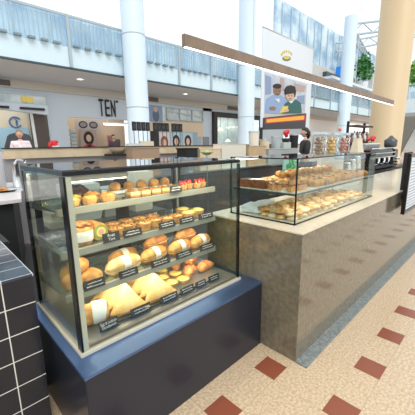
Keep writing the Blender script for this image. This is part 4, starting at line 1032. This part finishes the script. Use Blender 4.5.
# cardboard boxes and trays on the inner bench
def carton(px0,px1,pt,pb,Y,m_,label,name='cardboard_box',cat='box',z0=.96,d=.28,group=None):
    a=at(px0,pt,Y=Y); c=at(px1,pb,Y=Y)
    t=thing(name,label,cat,((a.x+c.x)/2,Y,z0),group=group)
    zt=a.z
    pbox('box_body',(a.x,Y,z0,c.x,Y+d,zt-.012),m_,t,bevel=.006); pbox('lid',(a.x-.008,Y-.008,zt-.014,c.x+.008,Y+d+.008,zt),m_,t,bevel=.003)
    return t
K2=mat('pale_card',(.74,.60,.42),.8,var=.06,scale=10); K3=mat('cream_card',(.80,.74,.62),.8)
carton(222,246,144,159,4.6,K3,'tall cream carton in the middle of the back bench')
carton(200,221,149,160,4.62,K2,'pale kraft carton left of the tall cream carton')
carton(249,266,146,160,4.55,KRAFT,'kraft carton right of the tall cream carton')
carton(132,160,148,160,4.6,mat('brown_card',(.40,.27,.18),.8),'brown woven-looking carton right of the dark bowl')
carton(269,298,149,160,4.50,mat('bench_grey_box',(.50,.52,.50),.6),'long grey box right of the kraft cartons')
t=thing('black_tray','black low tray box between the brown and pale cartons','tray',(4.3,4.6,.96))
a=at(186,148,Y=4.6); c=at(198,157,Y=4.6)
pbox('tray_body',(a.x,4.6,1.25,c.x,4.9,a.z-.03),MBLACK,t,bevel=.01); pbox('rim',(a.x-.015,4.585,a.z-.03,c.x+.015,4.915,a.z),MBLACK,t,bevel=.005); pbox('riser',(a.x+.1,4.65,.96,c.x-.1,4.85,1.25),STEEL,t)
t=thing('green_bowl','shallow green bowl near the black tray','bowl',(4.35,4.3,1.36))
a=at(207,154,Y=4.3)
b=nb(); lathe(b,[(0,0),(.06,0),(.14,.05),(.13,.05),(.05,.012),(0,.01)],seg=24); o_=p_('dish',b,mat('bowl_green',(.38,.46,.16),.5),t); 
b=nb(); blob(b,(0,0,.05),(.07,.06,.03),2,.2,3,1); p_('contents',b,mat('olive_fill',(.5,.55,.2),.6),t)
t.location=(a.x,4.3,a.z-.01)
t2=thing('bowl_stand','thin steel stand under the green bowl','stand',(a.x,4.3,.006))
b=nb(); lathe(b,[(0,.0),(.12,0),(.12,.01),(.012,.02),(.012,a.z-.03),(.08,a.z-.02),(0,a.z-.018)],seg=16); part('pole',b,STEEL,t2,world=False)
t=thing('dark_bowl','pale bowl with a black filling standing before the oak band','bowl',(0,0,0))
a=at(118,150,Y=4.98); t.location=(a.x,4.98,1.361); BASE[t.name]=Vector(t.location)
b=nb(); lathe(b,[(0,0),(.09,0),(.17,.11),(.155,.11),(.09,.02),(0,.02)],seg=24); p_('dish',b,mat('bowl_brown',(.36,.27,.18),.5),t); b=nb(); lathe(b,[(0,.08),(.13,.08),(.135,.085),(0,.12)],seg=20); p_('contents',b,MBLACK,t)
solo('bowl_shelf',bx(a.x-.16,4.8,1.33,a.x+.16,5.19,1.36),MBLACK,'small black shelf carrying the pale bowl with black filling','shelf')
# paper cartons on the cap
a=at(140,146,Y=5.23)
t=thing('folded_paper','cream and grey folded papers lying on the back counter cap','papers',(a.x,5.23,1.492))
b=nb(); box(b,-.28,-.04,0,.0,.04,.05); p_('grey_stack',b,mat('paper_grey',(.6,.62,.62),.7),t,False,.004); b=nb(); box(b,.0,-.04,0,.3,.04,.09); p_('cream_stack',b,K2,t,False,.004)
# back counter right: flowers, steel tubs, cups
t=thing('flower_vase','red flowers in a dark pot on the back counter below the hanging cloth','flowers',(0,0,0))
a=at(286,134,Y=5.1); t.location=(a.x,5.1,1.50); 
b=nb(); lathe(b,[(0,0),(.10,0),(.13,.12),(0,.12)],seg=16); p_('vase',b,MBLACK,t)
b=nb()
for k in range(5): blob(b,(random.uniform(-.1,.1),random.uniform(-.06,.06),.22+random.uniform(-.05,.1)),(.07,.06,.06),2,.25,4,k)
p_('petals',b,RED,t); b=nb(); tube(b,[(0,0,.1),(0,0,.2)],.01,5); p_('stem',b,GREEN,t)
t.location=(a.x,5.1,a.z-.25); 
bz=t.location.z
solo('menu_shelf',bx(a.x-.3,4.98,.96,a.x+.12,5.16,bz),mat('pale_green_block',(.55,.60,.56),.5),'pale grey-green block on the back bench carrying the red flowers','block',bevel=.01)
for k,(px0,px1,pt) in enumerate(((250,258,131),(260,269,139),(272,280,136),(290,298,134))):
    a=at(px0,pt,Y=5.02); c=at(px1,pt,Y=5.02); x=(a.x+c.x)/2; r_=min(.14,(c.x-a.x)/2)
    t=thing('storage_tub',['tall pale tub on the back bench, leftmost under the cloth','wide kraft tub beside the tall pale tub','grey tub left of the red flowers','dark tub right of the red flowers'][k],'tub',(x,5.02,.96))
    b=nb(); lathe(b,[(0,.96),(r_*.85,.96),(r_,a.z-.04),(0,a.z-.04)],x,5.02,18); part('tub_wall',b,[K3,K2,mat('tub_grey',(.45,.5,.5),.5),MBLACK][k],t,smooth=False); b=nb(); lathe(b,[(0,a.z-.04),(r_*1.05,a.z-.04),(r_*1.05,a.z),(0,a.z)],x,5.02,18); part('lid',b,STEEL,t)

# left white bench with a plate of pizza, canister and chrome stand
t=thing('white_bench','white topped prep bench at the left edge behind the glass case','bench',(.2,3.4,0))
b=nb(); prism(b,[(-1.2,3.36),(.72,3.36),(1.12,5.1),(-1.2,5.1)],'Z',.965,1.0); part('worktop',b,mat('bench_white',(.70,.64,.62),.35),t,bevel=.003)
b=nb(); prism(b,[(-1.15,3.45),(.66,3.45),(1.05,5.08),(-1.15,5.08)],'Z',.006,.965); part('cabinet',b,MBLACK,t)
t=thing('dinner_plate','black plate on the white bench','plate',(0,0,0)); a=at(9,192,Z=1.0); t.location=(a.x-.03,a.y+.1,1.0)
px_,py_=t.location.x,t.location.y
b=nb(); lathe(b,[(0,0),(.09,0),(.15,.018),(.15,.023),(.09,.008),(0,.008)],seg=28); p_('dish',b,BLACK,t)
t=thing('pizza_slice','orange topped flat pastry on the black plate','pizza',(px_-.01,py_,1.009))
b=nb(); blob(b,(0,0,.012),(.10,.09,.018),3,.15,3,1,flat=.6); p_('crust',b,BREAD,t); b=nb(); blob(b,(0,0,.026),(.08,.07,.012),3,.25,4,2); p_('topping',b,SALM,t)
t=thing('white_canister','pale grey rounded canister at the left edge','canister',(.64,4.4,1.0))
b=nb(); lathe(b,[(0,1.0),(.16,1.0),(.165,1.05),(.165,1.4),(.13,1.46),(0,1.47)],.64,4.4,24); part('shell',b,mat('canister_grey',(.58,.58,.60),.5),t,smooth=True); b=nb(); lathe(b,[(0,1.47),(.05,1.47),(.05,1.5),(0,1.5)],.64,4.4,14); part('lid',b,STEEL,t)
t=thing('tap_column','grey steel tap column on the white bench','tap',(.78,4.1,1.0))
b=nb(); tube(b,[(.86,4.1,1.0),(.86,4.1,1.32)],[.045,.035],14); part('column',b,STEEL,t,smooth=True)
b=nb(); tube(b,[(.86,4.1,1.3),(.88,4.0,1.36),(.92,3.9,1.34)],.018,10); part('spout',b,CHROME,t,smooth=True)
b=nb(); lathe(b,[(0,1.0),(.13,1.0),(.08,1.04),(0,1.05)],.80,4.1,20); part('base',b,STEEL,t)

# staff side behind the left case: low bench, cartons, utensils
t=thing('staff_bench','low dark steel bench behind the left glass case','bench',(.5,2.3,0))
pbox('worktop',(.62,2.25,.88,1.66,2.75,.91),mat('staff_steel',(.10,.10,.10),.4,.3),t)
for x in (.64,1.6):
    for y in (2.27,2.69): pbox('leg',(x,y,.006,x+.04,y+.04,.88),MBLACK,t)
for z in (.35,.62): pbox('undershelf',(.64,2.31,z,1.64,2.69,z+.02),mat('staff_shelf_dark',(.08,.08,.08),.4),t)
def tob(x,y,z,w_,h,d,label,rot=0,m_=None):
    t=thing('takeaway_box',label,'box',(x,y,z),rot,group='takeaway boxes'); m_=m_ or K3
    b=nb(); vs_=box(b,-w_/2,-d/2,0,w_/2,d/2,h*.75)
    for v in b.verts:
        if v.co.z<.001: v.co.x*=.88; v.co.y*=.88
    p_('tray',b,m_,t,False,.003); b=nb(); box(b,-w_/2-.004,-d/2-.004,h*.75,w_/2+.004,d/2+.004,h); p_('lid',b,m_,t,False,.004)
for k in range(3): tob(.74+.01*k,2.38,.91+k*.062,.20,.058,.20,'cream takeaway box seen through the end glass, %s of the stack'%('bottom','middle','top')[k],.1*k)
tob(.95,2.45,.91,.24,.10,.22,'wide white box on the staff bench behind the tarts',.1,WHITE)
tob(1.20,2.45,.91,.22,.24,.2,'tall pale box on the staff bench behind the custard slices',0,mat('grey_box',(.45,.44,.42),.6))
tob(1.48,2.45,.91,.2,.36,.22,'tall cream box on the staff bench behind the strawberry tarts',0,K3)
tob(.92,2.42,1.01,.26,.20,.2,'white box standing on the wide white box',0,mat('box_offwhite',(.62,.62,.58),.6))
t=thing('coffee_jar','brown and orange jar on the staff bench at the left','jar',(.70,2.64,.91))
b=nb(); lathe(b,[(0,0),(.05,0),(.055,.02),(.055,.2),(.04,.24),(0,.24)],seg=18); p_('jar_wall',b,mat('jar_dark',(.06,.04,.03),.3),t); b=nb(); lathe(b,[(.0555,.06),(.057,.06),(.057,.11),(.0555,.11)],seg=18); p_('label_band',b,mat('band_orange',(.55,.18,.05),.5),t); b=nb(); lathe(b,[(0,.24),(.042,.24),(.042,.28),(0,.28)],seg=16); p_('lid',b,mat('lid_olive',(.3,.3,.15),.5),t)
# dark equipment in the gap at left
t=thing('undercounter_fridge','black appliance standing between the tiled block and the glass case','appliance',(.2,2.5,0))
pbox('body',(-.6,2.45,.006,.42,3.1,.84),MBLACK,t,bevel=.01)
b=nb(); tube(b,[(.1,2.43,.76),(.4,2.43,.76)],.008,8); part('handle',b,CHROME,t)

#================================================================ PEOPLE
def skin_obj(name,pts,edges,rad,m_,parent,sub=2):
    me=bpy.data.meshes.new(name); me.from_pydata([tuple(p) for p in pts],edges,[])
    o=bpy.data.objects.new(name,me); COL.objects.link(o)
    md=o.modifiers.new('s','SKIN'); md.use_smooth_shade=True
    for i,r_ in enumerate(rad): me.skin_vertices[0].data[i].radius=(r_ if isinstance(r_,tuple) else (r_,r_))
    me.skin_vertices[0].data[0].use_root=True
    o.modifiers.new('u','SUBSURF').levels=sub; o.modifiers['u'].render_levels=sub
    dg=bpy.context.evaluated_depsgraph_get(); dg.update(); nm=bpy.data.meshes.new_from_object(o.evaluated_get(dg))
    bpy.data.objects.remove(o); nm.materials.clear(); nm.materials.append(m_)
    for p in nm.polygons: p.use_smooth=True
    o=bpy.data.objects.new(name,nm); COL.objects.link(o); o.parent=parent; return o
def person(loc,rotz,h,label,shirt,trouser,hairm=HAIR,skin=SKIN,long_hair=False,lean=0,bald=False):
    t=thing('person',label,'person',loc,rotz); s=h/1.75
    P=lambda x,y,z:Vector((x*s,y*s,z*s))
    # faces -Y. joints: pelvis, chest, neck, head; arms bent forward; legs
    pts=[P(0,0,.95),P(0,0,1.12),P(0,-lean*.4,1.32),P(0,-lean*.6,1.46),P(0,-lean*.8,1.52),
         P(.18,-lean*.5,1.40),P(.23,-.02-lean*.4,1.13),P(.17,-.22-lean*.4,1.05),P(.14,-.30-lean*.4,1.06),
         P(-.18,-lean*.5,1.40),P(-.23,-.02-lean*.4,1.13),P(-.17,-.22-lean*.4,1.05),P(-.14,-.30-lean*.4,1.06),
         P(.09,0,.88),P(.10,-.01,.5),P(.10,.02,.08),P(.10,-.10,.035),
         P(-.09,0,.88),P(-.10,-.01,.5),P(-.10,.02,.08),P(-.10,-.10,.035)]
    ed=[(0,1),(1,2),(2,3),(3,4),(2,5),(5,6),(6,7),(7,8),(2,9),(9,10),(10,11),(11,12),(0,13),(13,14),(14,15),(15,16),(0,17),(17,18),(18,19),(19,20)]
    rad=[(.14,.10),(.125,.09),(.15,.10),(.055,.055),(.05,.05)]+[.055,.042,.032,.035]*2+[.085,.058,.04,.035]*2
    rad=[tuple(q*s for q in r_) if isinstance(r_,tuple) else r_*s for r_ in rad]
    body=skin_obj('body',pts,ed,rad,skin,t)
    # head joined to the same surface
    hb=nb(); hb.from_mesh(body.data)
    ret=bmesh.ops.create_icosphere(hb,subdivisions=3,radius=1)
    hc=P(0,-.02-lean*.9,1.635)
    for v in ret['verts']:
        x,y,z=v.co; k=1-.22*max(0,-z)**1.5
        v.co=hc+Vector((x*.075*k,y*.095*k-(.012 if (y<-.8 and abs(z)<.4 and abs(x)<.35) else 0),z*.115))*s
    for sx in (-1,1):  # ears
        blob(hb,hc+Vector((sx*.076,.005,-.005))*s,(.012*s,.02*s,.03*s),2,0)
    blob(hb,hc+Vector((0,-.098,-.012))*s,(.013*s,.018*s,.022*s),2,0)
    for sx in (-1,1):  # fingers and thumb
        for f in range(4):
            p0=P(sx*(.115+.018*f),-.32-lean*.4,1.06); p1=p0+Vector((0,-.045-.006*(f in (1,2)),-.008))*s; p2=p1+Vector((0,-.018,-.022))*s
            tube(hb,[p0,p1,p2],[.009*s,.008*s,.006*s],6)
        p0=P(sx*.115,-.29-lean*.4,1.065); tube(hb,[p0,p0+Vector((-sx*.03,-.02,.01))*s,p0+Vector((-sx*.038,-.045,.0))*s],[.011*s,.009*s,.007*s],6)
    hb.to_mesh(body.data); hb.free()
    for p in body.data.polygons: p.use_smooth=True
    for sx in (-1,1):
        b=nb(); blob(b,hc+Vector((sx*.028,-.086,.008))*s,(.012*s,.008*s,.007*s),2,0); p_('eye',b,mat('eye_white',(.8,.8,.8),.3),t)
        b=nb(); blob(b,hc+Vector((sx*.028,-.0925,.008))*s,(.005*s,.004*s,.005*s),2,0); p_('pupil',b,MBLACK,t)
    b=nb(); blob(b,hc+Vector((0,-.088,-.05))*s,(.022*s,.007*s,.006*s),2,0); p_('mouth',b,mat('lips',(.45,.15,.12),.5),t)
    b=nb(); ret=bmesh.ops.create_icosphere(b,subdivisions=3,radius=1)
    for v in ret['verts']:
        x,y,z=v.co; cut=.12 if y<0 else -.55
        if y<-.3: cut=.38
        zz=max(z,cut); q=1.0
        v.co=hc+Vector((x*.084,y*.103+.006,zz*.125+.004))*s
        if z<cut: v.co=hc+(v.co-hc)*.86
    if long_hair: blob(b,hc+Vector((0,.085,-.04))*s,(.055*s,.05*s,.10*s),3,.1,3,1)
    p_('hair',b,hairm,t)
    # shirt: torso and sleeves
    i2=[0,1,2,3,5,6,9,10]; e2=[(0,1),(1,2),(2,3),(2,4),(4,5),(2,6),(6,7)]
    r2=[(.165,.125),(.15,.112),(.172,.122),(.062,.062),.078,.060,.078,.060]
    r2=[tuple(q*s for q in r_) if isinstance(r_,tuple) else r_*s for r_ in r2]
    skin_obj('shirt',[pts[i] for i in i2],e2,r2,shirt,t)
    i3=[0,13,14,15,17,18,19]; pp=[pts[i] for i in i3]; pp[0]=pp[0]+Vector((0,0,.02))*s
    skin_obj('trousers',pp,[(0,1),(1,2),(2,3),(0,4),(4,5),(5,6)],[(.155*s,.118*s)]+[.105*s,.078*s,.06*s]*2,trouser,t)
    for sx in (-1,1):
        b=nb(); blob(b,P(sx*.10,-.045,.04),(.05*s,.13*s,.045*s),3,0,1,0,flat=.85); p_('shoe',b,MBLACK,t)
    return t
FLOR=mat('pink_white_shirt',(.72,.55,.60),.7,col2=(.85,.82,.85),scale=12)
person((at(18.5,128,Y=11).x,11,.0),-.3,2.03,'person in a pink and white patterned top behind the left end of the oak band',FLOR,DKGREY,mat('brown_hair',(.30,.18,.10),.6),SKIN)
a=at(306,128,Y=3.9)
person((a.x,3.9,.006),-2.356,a.z,'person with tied black hair and a black shirt behind the biscuit jars',MBLACK,DKGREY,HAIR,SKIN,True)
person((8.0,15.4,0),0,2.1,'person in dark clothes in front of the shop under the TEN sign',mat('dark_shirt',(.08,.05,.07),.7),DKGREY,HAIR,SKIN,lean=0)
t=thing('dark_armchair','dark high backed chair shape behind the person in the patterned top','chair',(2.6,11.6,0))
b=nb(); prism(b,[(2.28,.5),(3.12,.5),(3.16,1.5),(3.05,1.9),(2.72,2.0),(2.40,1.9),(2.26,1.5)],'Y',11.75,11.85); part('backrest',b,DKGREY,t,bevel=.03)
pbox('seat',(2.3,11.35,.4,3.1,11.75,.52),DKGREY,t,bevel=.03)
for x in (2.32,3.0):
    for y in (11.4,11.72): pbox('leg',(x,y,0,x+.05,y+.05,.4),MBLACK,t)
# dark rounded chair top at the far left
t=thing('dark_armchair','dark round backed chair at the left edge above the canister','chair',(1.2,8,0))
b=nb(); lathe(b,[(.02,.5),(.5,.5),(.52,1.3),(.42,1.78),(.36,1.78),(.40,1.3),(.02,1.2)],.85,8.0,24); part('backrest',b,MBLACK,t,smooth=True); b=nb(); lathe(b,[(0,0),(.35,0),(.35,.04),(.05,.08),(.05,.5),(0,.5)],.85,8.0,20); part('base',b,STEEL,t)
